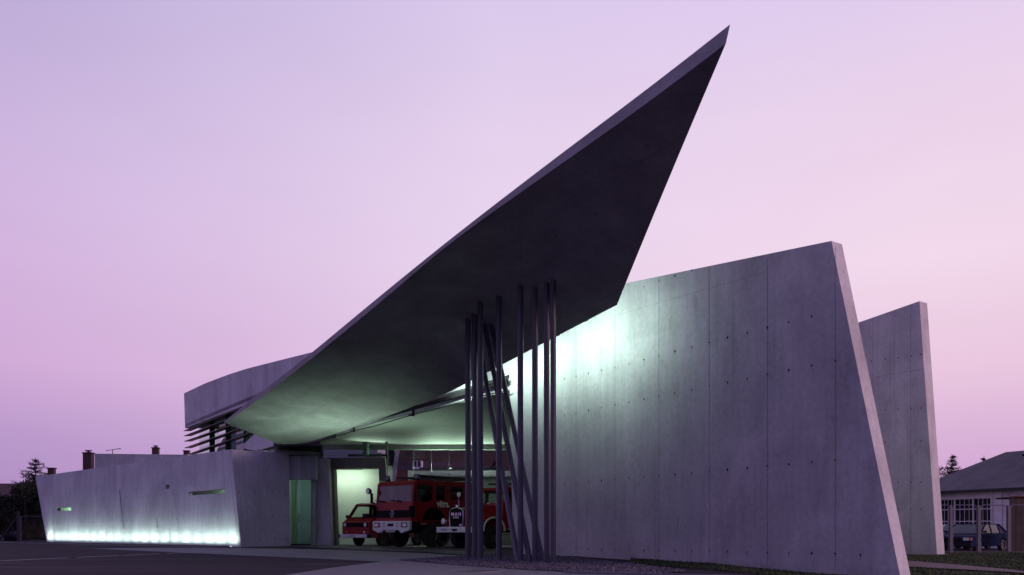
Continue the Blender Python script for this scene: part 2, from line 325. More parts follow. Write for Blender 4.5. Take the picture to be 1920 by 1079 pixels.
# ------------------------------------------------------------------ THE FIRE STATION
FS = empty('fire_station', (-1.8, 30, 0), label='angular concrete fire station with a pointed canopy over thin columns', category='fire station')
FSO = V((-1.8, 30, 0))
def fs(b, name, mats, parent=FS, bevel=0, **t):
    b.v = [v-FSO for v in b.v]; return b.build(name, mats, parent, bevel=bevel, **t)
# main slanted wall: plane through image vanishing point (-140)
WK = .0532
def wd(px): return F/((px+140)*WK)
WP = XY(960, wd(960)); WD = (XY(1690, wd(1690))-WP).normalized(); WN = V((-abs(WD.y), -abs(WD.x), 0)).normalized()
def W1(px, py): return hit(px, py, WP, WN)
th = -WN*.36
outer = [W1(962, 1040), W1(955, 703), W1(838, 738), W1(735, 771), W1(735, 740), W1(826, 690), W1(1000, 585), W1(1180, 530), W1(1559, 452), W1(1688.5, 1084)]
b = MB(); b.prism(outer, th, 0)
off = WN*.003
def vjoint(b, H, pa, pb, w=.012, mi=1):
    a, c = H(*pa)+off, H(*pb)+off; d = (c-a).normalized(); s = d.cross(WN).normalized()*w/2
    b.poly([a-s, a+s, c+s, c-s], mi)
zk = lambda x, y: (1040+x*.5368, 500+y*.5368)
tx = [34, 75, 118, 164, 211, 260, 312, 364, 420, 479, 540, 604, 673, 743, 818, 898, 980, 1068]
def rowy(x, pts):
    for (xa, ya), (xb, yb) in zip(pts, pts[1:]):
        if xa <= x <= xb: return ya+(yb-ya)*(x-xa)/(xb-xa)
    return None
rows = [[(0, 986), (364, 993), (980, 1003), (1080, 1008)], [(0, 762), (364, 731), (1028, 672)], [(0, 528), (211, 483), (540, 418), (980, 329)], [(0, 400), (211, 352), (540, 265), (900, 174)], [(300, 75), (364, 51), (479, 14)]]
for ri, rw in enumerate(rows):
    for x in tx:
        y = rowy(x, rw)
        if y is None: continue
        c = W1(*zk(x, y))+off; b.disc(c, WN, random.uniform(.016, .025), 10, 2, 1.35)
        if random.random() < .5:
            c2 = c-V((0, 0, .05)); s = WD*.009; b.poly([c+s-off*.2, c-s-off*.2, c2-s*.3-V((0,0,random.uniform(.02,.1)))-off*.2, c2+s*.3-V((0,0,.05))-off*.2], 1)
for x, y0, y1 in ((75, 230, 1010), (211, 150, 1020), (364, 42, 1024), (540, 5, 1036), (743, -30, 1045), (980, -65, 1058)):
    vjoint(b, W1, zk(x, y0), zk(x, y1), .010)
vjoint(b, W1, zk(200, 175), zk(740, 18), .006)
MW = fs(b, 'slanted_wall', [CON, JOINT, TIE], bevel=0)
# canopy
FTOP = [(1369,46),(1345,65),(1304,99),(1246,142.6),(1158.6,209.3),(1054,286.5),(946,370),(875,424),(806,479.5),(763,514),(661,598),(588,659),(551,688),(457,761),(420,791)]
FLOW = [(1361,82),(1292,136),(1175,222),(1050,309),(925,397),(829,466),(767,522),(661,610),(563,690),(461,767),(421,793)]
def fd(px): return 1/(1/35+(px-420)/941*(1/12-1/35))
def resample(pts, n):
    L = [0]
    for a, c in zip(pts, pts[1:]): L.append(L[-1]+(c-a).length)
    out = []; k = 0
    for i in range(n+1):
        s = L[-1]*i/n
        while k < len(L)-2 and L[k+1] < s: k += 1
        out.append(pts[k].lerp(pts[k+1], (s-L[k])/(L[k+1]-L[k])))
    return out
def smooth(p, it=3):
    for _ in range(it): p = [p[0]]+[(p[i-1]+p[i]*2+p[i+1])/4 for i in range(1, len(p)-1)]+[p[-1]]
    return p
NT = 36; NU = 10
Fl = smooth(resample([P(x, y, fd(x)) for x, y in reversed(FLOW)], NT))
Ft = smooth(resample([P(x, y, fd(min(x, 1361))) for x, y in reversed(FTOP)], NT))
Mm = resample([P(470, 812, 36), P(877, 604, 23.7), P(1195, 478, 17.5)], NT)
Rr = smooth(resample([P(518, 832, 37), P(563, 834, 39), P(690, 795, 35.2), P(838, 738, 29), P(1157, 572, 20)], NT), 2)
def canopy_pt(i, u):
    um = .62 if True else 0
    a, m_, c = Fl[i], Mm[i], Rr[i]
    um = max(.25, min(.8, (m_-a).length/((m_-a).length+(c-m_).length)))
    la = (u-um)*(u-1)/((0-um)*(0-1)); lm = u*(u-1)/(um*(um-1)); lc = u*(u-um)/(1*(1-um))
    return a*la+m_*lm+c*lc
grid = [[canopy_pt(i, j/NU) for j in range(NU+1)] for i in range(NT+1)]
b = MB(); W_ = NU+1
vb = [grid[i][j] for i in range(NT+1) for j in range(W_)]
vt = []
for i in range(NT+1):
    for j in range(W_):
        u = j/NU; t = (1-u)
        up = Ft[i]-Fl[i]; vt.append(grid[i][j]+up*t+V((0, 0, .22 if i > 2 else .1*i+.02))*u)
n = len(vb)
fsb = [(i*W_+j, i*W_+j+1, (i+1)*W_+j+1, (i+1)*W_+j) for i in range(NT) for j in range(NU)]
b.add(vb+vt, fsb+[tuple(n+k for k in reversed(f)) for f in fsb], 0, True)
b.add(vb+vt, [(i*W_, (i+1)*W_, n+(i+1)*W_, n+i*W_) for i in range(NT)], 1)
b.add(vb+vt, [(i*W_+NU, (i+1)*W_+NU, n+(i+1)*W_+NU, n+i*W_+NU) for i in range(NT)], 1)
b.add(vb+vt, [(j, j+1, n+j+1, n+j) for j in range(NU)]+[(NT*W_+j, NT*W_+j+1, n+NT*W_+j+1, n+NT*W_+j) for j in range(NU)], 1)
for u in (.22, .46, .7, .88):
    for i in range(1, NT):
        a, c = canopy_pt(i, u)-V((0,0,.004)), canopy_pt(i+1, u)-V((0,0,.004)); e = (canopy_pt(i, u+.02)-canopy_pt(i, u)).normalized()*.008
        b.add([a-e, a+e, c+e, c-e], [(0,1,2,3)], 2)
for i in (5, 11, 17, 23, 29):
    for j in range(NU*2):
        a, c = canopy_pt(i, j/NU/2)-V((0,0,.004)), canopy_pt(i, (j+1)/NU/2)-V((0,0,.004)); e = (canopy_pt(i+1, j/NU/2)-canopy_pt(i, j/NU/2)).normalized()*.006
        b.add([a-e, a+e, c+e, c-e], [(0,1,2,3)], 2)
for i in range(2, NT-1):
    for u in (.11, .34, .58, .79, .94):
        if random.random() < .3:
            p = canopy_pt(i, u+random.uniform(-.004, .004)); nn = (canopy_pt(i+1, u)-canopy_pt(i, u)).cross(canopy_pt(i, u+.02)-canopy_pt(i, u)).normalized(); nn = nn if nn.z < 0 else -nn
            b.disc(p+nn*.006, nn, random.uniform(.012, .02), 8, 3)
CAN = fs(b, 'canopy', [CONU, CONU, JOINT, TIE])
# canopy height lookup
def canopy_z(x, y):
    best = None
    for i in range(NT):
        for j in range(NU):
            q = [grid[i][j], grid[i][j+1], grid[i+1][j+1], grid[i+1][j]]
            if inside(x, y, q): return sum(p.z for p in q)/4
    return 6.4
cols = [(877.6, 1046), (890, 1047), (900.8, 1049), (935.6, 1050.7), (975.8, 1053.3), (1003, 1053.8), (1025, 1055), (1037.2, 1055.7)]
for px, py in cols:
    p = G(px, py); z = canopy_z(p.x, p.y); b = MB(); b.tube(V((p.x, p.y, -.05)), V((p.x, p.y, z+.12)), .5*10.9/F*p.y, 24)
    fs(b, 'column', PIPE)
for (tx_, ty), (bx, by) in (((925, 627), (1018.5, 1053.5)), ((914, 637), (994.4, 1053.5)), ((896, 630), (972, 1053.5))):
    p = G(bx, by); dd = 23.2; z = canopy_z(*P(tx_, ty, dd).xy); p2 = P(tx_, ty, dd); p2 = p.lerp(p2, (z+.1)/p2.z); b = MB()
    b.tube(p-V((0,0,.05)), p2, .5*10.6/F*p.y, 24); fs(b, 'leaning_column', PIPE)
# slot lamps on the wall crest behind the canopy
# ---- garage ceiling / roof
zc = 5.25
def W1z(px, z):    # point on main wall line at screen column px and height z
    p = W1(px, 990); return V((p.x, p.y, z))
front = [W1z(563, zc), W1z(700, zc), W1z(838, zc), W1z(958, zc)]
back = [XY(560, 46)+V((0,0,zc)), V((9.5, 45, zc)), V((4.5, 24.5, zc))]
poly = [front[0]+V((-.3, 1.5, 0))]+front[1:]+[V((4.3, 22.5, zc)), V((9.5, 44.7, zc)), XY(600, 44.7)+V((0,0,zc))]
b = MB(); b.prism([p-WN*.05 for p in poly], (0, 0, .34)); fs(b, 'garage_ceiling', CEIL)
b = MB()    # bar whose near-black colour paints the shaded gap in front of the ceiling
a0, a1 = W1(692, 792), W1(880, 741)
b.bar(W1(690, 792)+WN*.15, W1(790, 764)+WN*.15, .12, .12); b.bar(W1(790, 764)+WN*.15, W1(958, 716)+WN*.15, .12, .13); fs(b, 'gap_bar', simple('gap_shade', (.012, .010, .010), .8, spec=.1))
b = MB()
a, c = XY(600, 44.9)+V((0,0,zc-.12)), V((9.5, 44.9, zc-.12)); b.bar(a, c, .2, .28); fs(b, 'roof_edge', CEIL)
# sliding door rail with hangers
rp = [P(x, y, d) for x, y, d in ((566, 834, 40), (600, 826.5, 38.5), (628, 819.5, 37.2), (664, 808, 35.8), (700, 800, 34.3), (740, 788, 32.8), (775, 778, 31.5), (830, 764, 29.8), (880, 749, 28.6), (930, 737, 27.6), (955, 733, 27.2))]
b = MB(); b.path(rp, .022, 8); b.bar(rp[0]+V((0,0,.04)), rp[2]+V((0,0,.06)), .12, .12); RL = fs(b, 'door_rail', STEELD)
for k in (0, 2, 3, 6, 8):
    b = MB(); b.box(rp[k]+V((0,0,.08)), (.09, .09, .26)); b.box(rp[k]+V((-.06,0,-.02)), (.22, .08, .06)); fs(b, 'rail_bracket', STEELD, RL)
# ---- left wing: long battered front wall with slots
AL, AR = XY(88, 54), XY(452, 39); AD = (AR-AL).normalized(); AN = V((AD.y, -AD.x, 0))
if AN.y > 0: AN = -AN
def WA(px, py): return hit(px, py, AL, AN)
q4 = lambda x, y: (x/4, 820+y/4)
slots = [[(107.2, 958.6), (107.2, 952.8), (133.5, 951.6), (133.8, 958)], [(353.5, 929.6), (353.5, 922.6), (421, 917.2), (421.5, 925.3)], [(309.8, 917.2), (309.8, 909.4), (317.6, 908.8), (317.8, 917)],
         [(231.4, 991), (222.6, 918.5), (225, 918.5), (232.8, 991)], [(294.5, 990.3), (292.9, 970), (294.7, 970), (296.2, 990.3)]]
b = MB(); b.prism([WA(88.5, 1019), WA(66, 894), WA(433, 843), WA(452, 1026.5)], -AN*.20, 0, [[WA(*p) for p in s] for s in slots])
offA = AN*.004
for k in range(34):
    x = 78+k*10.6+random.uniform(-1, 1)
    for y in (946.5-(x-78)*.074, 982-(x-78)*.03, 895-(x-78)*.115):
        if random.random() < (.75 if y > 920 and y < 950 else .35) and 350 > x or random.random() < .2:
            if any(min(p[0] for p in s)-3 < x < max(p[0] for p in s)+3 for s in slots[:2]) and y < 960: continue
            b.disc(WA(x, y)+offA, AN, .022, 8, 2, 1.8)
bx = [88.5,102,115,128,141,155,169,183,199,214,230,247,263,281,299,319,339,360,381,403,426,449]
for k in (3, 6, 9, 12, 15, 18, 20):
    x = bx[k]; tp = 893-(x-66)*.1365; sl_ = WA(x-8, tp+3)+offA; bt = WA(x, 1015)+offA; s = AD*.004
    b.poly([sl_-s, sl_+s, bt+s, bt-s], 1)
WAo = fs(b, 'wing_wall', [CONP, JOINT, TIE])
for s in slots[:2]:
    b = MB(); b.poly([WA(*p)-AN*.12 for p in s]); fs(b, 'slot_window', GLASS)
# room behind the wing wall: back wall lit green by lamps inside
b = MB(); r0, r1 = hit(94, 1000, AL-AN*2.2, AN), hit(427, 1000, AL-AN*2.0, AN)
b.prism([V((*r0.xy, 0)), V((*r1.xy, 0)), V((*r1.xy, 3.9)), V((*r0.xy, 3.9))], -AN*.2); fs(b, 'inner_wall', PLASTER)
b = MB(); e0_ = WA(90, 1000)-AN*.22; b.prism([V((*e0_.xy, 0)), V((*r0.xy, 0)), V((*r0.xy, 3.9)), V((*e0_.xy, 3.0))], AD*.1); fs(b, 'end_wall', CON)
b = MB(); p0, p1 = WA(74, 895)-AN*.35, WA(431, 895)-AN*.35
b.prism([V((*p0.xy, 3.9)), V((*p1.xy, 3.9)), V((*r1.xy, 3.9)), V((*r0.xy, 3.9))], (0, 0, .15)); fs(b, 'wing_roof', CON)
def room_lamp(px, power, colr, dn=1.2):
    p = WA(px, 1000)-AN*dn; L_ = empty('ceiling_lamp', (p.x, p.y, 3.8), label='x', category='lamp'); return L_
# return wall beside the entrance
c1, c2, c3, c4 = WA(433.3, 843.5), WA(452.3, 1026.5), P(545, 1024.5, 41), P(541, 850, 41.2)
c1 = c1-AN*.003; RN = (c3-c2).cross(V((0,0,1))).normalized()
if RN.y > 0: RN = -RN
b = MB(); q = [c1, c2, c3, c4]; bk = [p-RN*.3 for p in q]; b.add(q+bk, [(0,1,2,3), (7,6,5,4), (0,3,7,4), (1,5,6,2), (0,4,5,1), (3,2,6,7)])
def Q(u, v_): return (c2.lerp(c3, u)).lerp(c1.lerp(c4, u), v_)
for u in (.06, .36, .66, .92):
    for v_ in (.08, .32, .56):
        b.disc(Q(u, v_)+RN*.03, RN, .028, 8, 2)
for u in (.17, .5):
    a, c = Q(u, .02)+RN*.03, Q(u, .98)+RN*.03; s = (c3-c2).normalized()*.005; b.poly([a-s, a+s, c+s, c-s], 1)
fs(b, 'entrance_wall', [CON, JOINT, TIE])
# lintel block, door bay, pier, portal
b = MB()
def fr(px0, py0, px1, py1, d, dep=.4, mi=0):
    p, q = P(px0, py1, d), P(px1, py0, d); b.prism([p, V((q.x, d, p.z)), q, V((p.x, d, q.z))], (0, dep, 0), mi)
fr(538, 856, 592, 899, 41.6, .5); fs(b, 'entrance_lintel', CON)
b = MB(); b.prism([P(513, 836, 39.7), P(600, 836, 40.4), P(600, 838, 44.2), P(520, 838, 44.2)], (0, 0, .22)); fs(b, 'entrance_soffit', simple('recess_shade', (.035, .033, .038), .9))  # near-black colour paints in the shade of the entrance recess
b = MB(); b.prism([P(583, 899.5, 41.9), P(583, 1023.5, 41.9), P(592, 1023.5, 41.9), P(592, 899.5, 41.9)], (0, .3, 0)); fs(b, 'door_jamb', CON)
b = MB(); b.prism([P(596, 860.5, 42.2), P(589.5, 1023.3, 42.2), P(622, 1023.3, 42.2), P(616, 860.5, 42.2)], (0, .5, 0)); fs(b, 'slanted_pier', CON)
b = MB(); PD = 42.9    # portal frame with opening
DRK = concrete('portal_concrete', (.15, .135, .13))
b.prism([P(605, 859.5, PD), P(618, 1022.9, PD), P(735, 1022.9, PD), P(722, 857.5, PD)], (0, .7, 0), 0, [[P(626, 879, PD), P(631, 1022.4, PD), P(715, 1022.4, PD), P(710, 878, PD)]])
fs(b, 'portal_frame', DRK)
b = MB(); b.prism([P(600, 874, 45.6), P(600, 1021.2, 45.6), P(735, 1021.2, 45.6), P(735, 874, 45.6)], (0, .15, 0)); fs(b, 'portal_back_wall', PLASTER)
b = MB(); b.prism([P(546, 870, 44.5), P(546, 1021.5, 44.5), P(604, 1021.5, 44.5), P(604, 870, 44.5)], (0, .15, 0)); fs(b, 'lobby_wall', PLASTER)
b = MB(); b.prism([P(546, 880, 44.6), P(604, 880, 44.6), P(604, 880, 44.6)+V((0,-2.2,0)), P(546, 880, 44.6)+V((0,-2.2,0))], (0, 0, .1)); fs(b, 'lobby_ceiling', PLASTER)
b = MB(); b.prism([P(540, 834, 43.6), P(540, 872, 43.6), P(605, 872, 43.6), P(605, 834, 43.6)], (0, .2, 0)); fs(b, 'entrance_gap_cover', MATS['recess_shade'])  # added sheet blocking the lit gap above the lintel, in the painted recess shade
# glass doors
b = MB(); b.prism([P(546, 900, 41.8), P(546, 1022.5, 41.8), P(582.6, 1022.5, 41.8), P(582.6, 900, 41.8)], (0, .012, 0)); DR = fs(b, 'glass_door', DOORGL)
b = MB()
hx0 = P(559.5, 966, 41.7); hx1 = P(559.5, 977.5, 41.7)
b.path([P(566, 966, 41.7), hx0, hx1, P(566, 977.5, 41.7)], .014, 8); fs(b, 'door_handle', STEELD, DR)
b = MB(); b.bar(P(577, 977, 41.75), P(582.5, 977, 41.75), .03, .03); fs(b, 'door_latch', STEELD, DR)
b = MB(); b.bar(P(546, 1021.5, 41.75), P(582, 1021.5, 41.75), .03, .08); b.bar(P(564.6, 900, 41.76), P(564.6, 1022, 41.76), .03, .03); fs(b, 'door_rail_bar', STEELD, DR)
# clerestory glass screen and mullions
b = MB(); b.prism([P(563.5, 836, 40.9), P(563.5, 1023.5, 40.9), P(592, 1023.5, 41.3), P(592, 836, 41.3)], (0, .012, 0)); GSc = fs(b, 'glass_screen', GLASS)
b = MB(); b.bar(P(563, 836, 40.85), P(563, 1024, 40.85), .045, .045); fs(b, 'pane_edge', STEELD, GSc)
b = MB(); b.bar(P(591.5, 836, 41.25), P(591.5, 885, 41.25), .02, .02); fs(b, 'pane_edge', GALV, GSc)
b = MB(); b.prism([P(592, 834, 42.4), P(592, 860, 42.4), P(722, 858, 43.1), P(722, 834, 43.1)], (0, .012, 0)); CG = fs(b, 'clerestory_glass', GLASS)
for x, w_ in ((610, .03), (656, .02)): b = MB(); b.bar(P(x, 834, 42.4), P(x, 860, 42.4), w_, w_); fs(b, 'glazing_bar', STEELD, CG)
for x, w_, m_, z0_ in ((684, .16, STEELD, 4.56), (690, .09, GREENST, 4.56), (725, .12, GREENST, 0)):
    b = MB(); b.box(P(x, 0, 43.3).xy.to_3d()+V((0, 0, (5.25+z0_)/2)), (w_, .12, 5.25-z0_)); fs(b, 'steel_post', m_)
for x in (740.5, 775.6, 808.8, 842):
    b = MB(); b.box(XY(x, 44.6)+V((0, 0, 2.55)), (.02, .06, 5.1)); fs(b, 'rear_mullion', GREENST)
b = MB(); b.prism([XY(730, 44.62)+V((0,0,3.9)), XY(1100, 44.62)+V((0,0,3.9)), XY(1100, 44.62)+V((0,0,5.05)), XY(730, 44.62)+V((0,0,5.05))], (0, .01, 0)); fs(b, 'rear_glazing', GLASS)
# rear portal (lit lintel and wall behind the engines)
b = MB(); fr(765, 883, 1000, 893.5, 46.2, .5); b.bar(P(770, 883, 46.1), P(770, 1020, 46.1), .26, .3, up=(0,1,0)); fs(b, 'rear_lintel', PLASTER)
b = MB(); b.prism([P(765, 894, 46.4), P(765, 1021, 46.4), P(1010, 1021, 46.4), P(1010, 894, 46.4)], (0, .2, 0)); fs(b, 'rear_wall', simple('rear_wall_paint', (.34, .40, .32), .8))
# unseen garage side wall behind the big wall, raised to block the sun
b = MB(); b.prism([V((4.6, 22.8, -.2)), V((9.6, 45, -.2)), V((9.6, 45, 7.2)), V((4.6, 22.8, 7.2))], (.25, -.06, 0)); fs(b, 'garage_side_wall', CON)
# wall on the left of the garage behind the portal and above, closing the recess
b = MB(); b.prism([P(488, 836, 44), P(488, 1022, 44), P(545.6, 1022, 44), P(560, 836, 44)], (0, .3, 0)); fs(b, 'recess_wall', CON)
# ---- upper storey block with louvres
BK = .04775
def bd(px): return F/((px+300)*BK)
BP_ = XY(345, bd(345)); BD = (XY(600, bd(600))-BP_).normalized(); BN = V((-abs(BD.y), -abs(BD.x), 0)).normalized()
def WB(px, py): return hit(px, py, BP_, BN)
tp = [(345, 738), (385, 719), (430, 702), (465, 691), (520, 677), (580, 662), (640, 648)]
b = MB(); o_ = [WB(*p) for p in tp]+[WB(640, 700), WB(460, 760), WB(347, 803.5)]; b.prism(o_, -BN*.35, 0)
for x, y0, y1 in ((375, 725, 792), (405, 712, 781), (431, 703, 772), (470, 691, 758), (500, 683, 745), (515, 679, 738)):
    vj = [WB(x, y0)+BN*.004, WB(x+.5, y1)+BN*.004]; s = BD*.010; b.poly([vj[0]-s, vj[0]+s, vj[1]+s, vj[1]-s], 1)
UB = fs(b, 'upper_parapet', [CONP, JOINT])
zr = WB(347, 803.5).z
# room roof, floor, back
e = -BN*4.5
b = MB(); b.prism([WB(348, 803)+V((0,0,.05)), WB(470, 762)+V((0,0,.3)), WB(515, 745)+V((0,0,.3)), WB(515, 745)+e, WB(348, 803)+e+V((0,0,.05))], (0, 0, .2)); fs(b, 'upper_roof', CONU)
b = MB(); b.prism([WB(476, 815.6), WB(524, 800), WB(524, 833), WB(490, 843.5), WB(476, 845), WB(449, 840)], -BN*.3); fs(b, 'upper_sill_wall', CONP)
b = MB(); zb = WB(476, 845).z
f0, f1 = WB(352, 850), WB(515, 850); e = -BN*2.4
b.prism([V((*f0.xy, zb-.35)), V((*f1.xy, zb-.35)), V((*(f1+e).xy, zb-.35)), V((*(f0+e).xy, zb-.35))], (0, 0, .2)); fs(b, 'upper_floor', CONU)
lz = [((345, 809), (452, 766)), ((345.5, 818.5), (452, 777.5)), ((346, 828.5), (462, 788.5)), ((346.5, 841), (475, 796)), ((352, 853), (490, 805.5))]
for (a_, c_) in lz:
    a, c = WB(*a_)+BN*.03, WB(*c_)+BN*.03; a2, c2_ = a-BN*.34+BD*.3, c-BN*.34
    b = MB(); b.prism([a, c, c2_, a2], (0, 0, .035)); fs(b, 'louvre_blade', STEELD)
for px in (386, 416, 450):
    p = WB(px, 800)-BN*.36; b = MB(); b.box(V((p.x, p.y, (zb+zr)/2+.6)), (.30, .22, zr-zb+2.2), math.atan2(BD.y, BD.x)); fs(b, 'upper_column', simple('dark_column_%d' % px, (.012, .03, .018), .8, spec=.1))
b = MB(); g0, g1 = WB(358, 850)-BN*.5, WB(505, 850)-BN*.5
b.prism([V((*g0.xy, zb-.1)), V((*g1.xy, zb-.1)), V((*g1.xy, zr+.5)), V((*g0.xy, zr+.2))], BN*.01); UG = fs(b, 'upper_window', GLASS)
b = MB()
for k in range(22):
    p = g0.lerp(g1, k/21*.62); b.bar(V((*p.xy, zb-.1)), V((*p.xy, zr+.25+.6*k/22)), .055, .03)
fs(b, 'window_mullion', simple('mullion_paint', (.05, .11, .07), .6), UG)
b = MB(); h0, h1 = WB(425, 850)-BN*3.3, WB(492, 850)-BN*2.9
b.prism([V((*h0.xy, zb-.1)), V((*h1.xy, zb-.1)), V((*h1.xy, zr+.8)), V((*h0.xy, zr+.4))], BN*.15); fs(b, 'upper_back_wall', simple('sage_wall', (.4, .5, .38), .8, var=.5, vs=1.6))
# low roof block showing above the wing wall
b = MB(); k0, k1 = P(177.5, 851, 62), P(352, 850, 55)
b.prism([V((*k0.xy, 3)), V((*k1.xy, 3)), V((k1.x, k1.y, k1.z-.1)), k0], (0.5, .6, 0)); fs(b, 'roof_parapet', CON)

# ---- lamps of the fire station and an added floor uplight
GRN = (.74, 1.0, .80); MINT = (.72, 1.0, .86)
def fixture(name, loc, rz, size, label, up=1):
    r = empty(name, loc, rz, label=label, category='lamp'); b = MB(); b.box((0, 0, 0), size); b.build('housing', STEELD, r)
    b = MB(); b.box((0, 0, up*(size[2]/2+.008)), (size[0]*.9, size[1]*.6, .015)); b.build('lamp_tube', TUBE, r); return r
rzW = math.atan2(WD.y, WD.x)
# lamps on the canopy's rear edge washing the crest of the big wall
ro = sorted(Rr, key=lambda p: p.x/p.y)
for k, (px, pw) in enumerate(((1078, 62), (1020, 60), (955, 60), (895, 55), (840, 40))):
    rp_ = min(Rr, key=lambda p: abs(CX+F*p.x/p.y-px)); loc = rp_-WN*.07+V((0, 0, .13))
    r = empty('wall_washer', loc, rzW, label=['rightmost', 'second rightmost', 'middle', 'second leftmost', 'leftmost'][k]+' lamp hidden behind the canopy edge, washing the tall concrete wall with light', category='lamp', group='wall washers behind the canopy')
    b = MB(); b.box((0, -.03, 0), (1.2, .05, .08)); b.build('housing', STEELD, r)
    area((0, .01, .0), (0, 1.5, .10), 1.1, .06, pw*.86, MINT, r, 168)
def ul(name, loc, rz, sx, power, colr, label, tgt=(0, 0, 3), spread=160):
    r = empty(name, loc, rz, label=label, category='lamp'); b = MB(); b.box((0, 0, -.05), (sx, .14, .09)); b.box((0, -.08, 0), (sx, .02, .05 if name == 'uplight' else .02)); b.build('housing', STEELD, r)
    area((0, 0, .01), tgt, sx*.9, .1, power, colr, r, spread); return r
gp_ = XY(628, 35.0); ul('added_uplight', V((gp_.x, gp_.y, .03)), 0, 3.0, 125, (.66, 1, .74), 'added floor lamp before the glass doors, lighting the canopy underside green', (0, -.35, 3), 106)  # added lamp that throws the green patch onto the canopy underside
ul('uplight', P(690, 855, 43.2)+V((0,0,.05)), 0, 2.0, 22, GRN, 'uplight on top of the portal frame lighting the garage ceiling', (1.5, -2.0, 2.0), 160)
ul('uplight', P(860, 880, 45.9)+V((0,-.1,.05)), 0, 4.2, 300, GRN, 'long uplight on the rear lintel behind the red engines', (.5, -3.5, 1.6), 170)
r = empty('portal_lamp', P(650, 881, 44.6), 0, label='strip lamp inside the portal washing the pale back wall', category='lamp'); area((0, 0, -.02), (.0, .9, -1.1), 2.1, .06, 34, (.74, 1, .74), r, 170)
b = MB(); b.box((0, 0, .04), (1.7, .12, .08)); b.build('housing', STEELD, r)
r = empty('lobby_lamp', P(560, 885, 42.6), 0, label='small green lobby lamp above the glass entrance door', category='lamp'); area((0, 0, -.02), (.3, 1.2, -2.4), .8, .3, 13, (.64, 1, .74), r, 170)
b = MB(); b.box((0, 0, .04), (.9, .34, .06)); b.build('housing', STEELD, r)
for px, pw, dn, lb in ((122, 120, 1.5, 'lamp behind the small left slot window of the long wall'), (412, 22, 1.2, 'lamp behind the wide right slot window of the long wall')):
    p = hit(px, 960, AL-AN*dn, AN); r = empty('room_lamp', (p.x, p.y, 3.5), math.atan2(AD.y, AD.x), label=lb, category='lamp'); area((0, 0, 0), (0, .6, -2), 1.2, .3, pw, (.55, 1, .6), r)
    b = MB(); b.box((0, 0, .06), (1.3, .34, .06)); b.build('housing', STEELD, r)
p = WB(470, 800)-BN*2.2; r = empty('room_lamp', (p.x, p.y, zr-.1), math.atan2(BD.y, BD.x), label='lamp inside the upper storey room behind the louvres', category='lamp'); area((0, 0, 0), (0, 2, -1.2), 3, .3, 260, GRN, r)
b = MB(); b.box((0, 0, .06), (3.1, .34, .06)); b.build('housing', STEELD, r)
lp_ = XY(1530, 29.5); ul('lawn_uplight', V((lp_.x, lp_.y, -.1)), rzW, 2.0, 34, (.7, 1, .82), 'uplight on the lawn between the two tall walls, behind the slanted wall', (1.0, 1.6, 2.2), 150)
# ---- row of ground lights along the wing wall
rzA = math.atan2(AD.y, AD.x)
NG = len(bx)-1
for k in range(NG):
    a, c = WA(bx[k], 1022), WA(bx[k+1], 1022); a.z = c.z = 0; m_ = (a+c)/2+AN*.38; L_ = (c-a).length
    pos = 'leftmost' if k == 0 else 'rightmost' if k == NG-1 else ''
    ordn = ['', 'second', 'third', 'fourth', 'fifth', 'sixth', 'seventh', 'eighth', 'ninth', 'tenth', 'eleventh']
    if not pos: pos = (ordn[k]+' from the left') if k <= 10 else (ordn[NG-1-k]+' from the right')
    r = empty('ground_light', (m_.x, m_.y, 0), rzA, label='%s ground light at the foot of the long wall' % pos, category='ground light', group='ground lights along the long wall')
    b = MB(); b.box((0, -.10, .02), (L_-.01, .02, .06)); b.box((0, .10, .005), (L_-.05, .42, .012)); b.build('trough', STEELD, r)
    b = MB(); b.prism([V((-L_/2-.012, .15, .012)), V((-L_/2-.012, -.08, .012)), V((-L_/2-.012, -.08, .035)), V((-L_/2-.012, .0, .045)), V((-L_/2-.012, .15, .045))], (.022, 0, 0)); b.build('divider_fin', STEELD, r)
    b = MB(); b.tube((-L_*.42, 0, .025), (L_*.42, 0, .025), .012, 10); b.build('lamp_tube', TUBE, r)
    area((0, .0, .045), (0, .36, .52), L_*.78, .05, 6.4*L_*[1, .86, 1.08, .94, 1.12, .9, 1.0][k*5 % 7], (.72, 1, .88), r, 96)
# gravel strip in front of the ground lights
gl = [WA(60, 1019), WA(452, 1019)]; 
sheet('gravel_strip', [V((*WA(30, 1019).xy, 0))+AN*.35, V((*WA(456, 1019).xy, 0))+AN*.35, V((*WA(470, 1019).xy, 0))+AN*2.2, V((*WA(10, 1019).xy, 0))+AN*3.0], .007, simple('gravel_strip', (.05, .045, .052), .95, var=.5, vs=14, bump=.6, bs=30))

# ------------------------------------------------------------------ second tall wall
D2 = 33.0; S0 = XY(1757, D2); SD = WD; SN = WN
def W2(px, py): return hit(px, py, S0, SN)
CW = empty('concrete_wall', S0, 0, label='second tall concrete wall standing on the lawn behind the big slanted wall', category='wall')
b = MB(); o_ = [W2(1757, 1040), W2(1724, 565), W2(1610, 605), W2(1480, 655), W2(1480, 1036)]; b.prism(o_, -SN*.55)
for x, y0, y1 in ((1637, 597, 1030), (1707.5, 572, 1033)):
    a, c = W2(x, y0)+SN*.004, W2(x, y1)+SN*.004; s = SD*.007; b.poly([a-s, a+s, c+s, c-s], 1)
a, c = W2(1637, 708)+SN*.004, W2(1733, 692)+SN*.004; s = V((0,0,.007)); b.poly([a-s, a+s, c+s, c-s], 1)
for row in ((674, -.13), (769, -.05), (830, -.04), (905, -.0), (955, 0)):
    for x in (1634, 1660, 1684, 1708, 1727):
        if random.random() < .8: b.disc(W2(x, row[0]+(x-1660)*row[1])+SN*.004, SN, .028, 8, 2)
b.v = [v-S0 for v in b.v]; b.build('wall_slab', [CON, JOINT, TIE], CW)
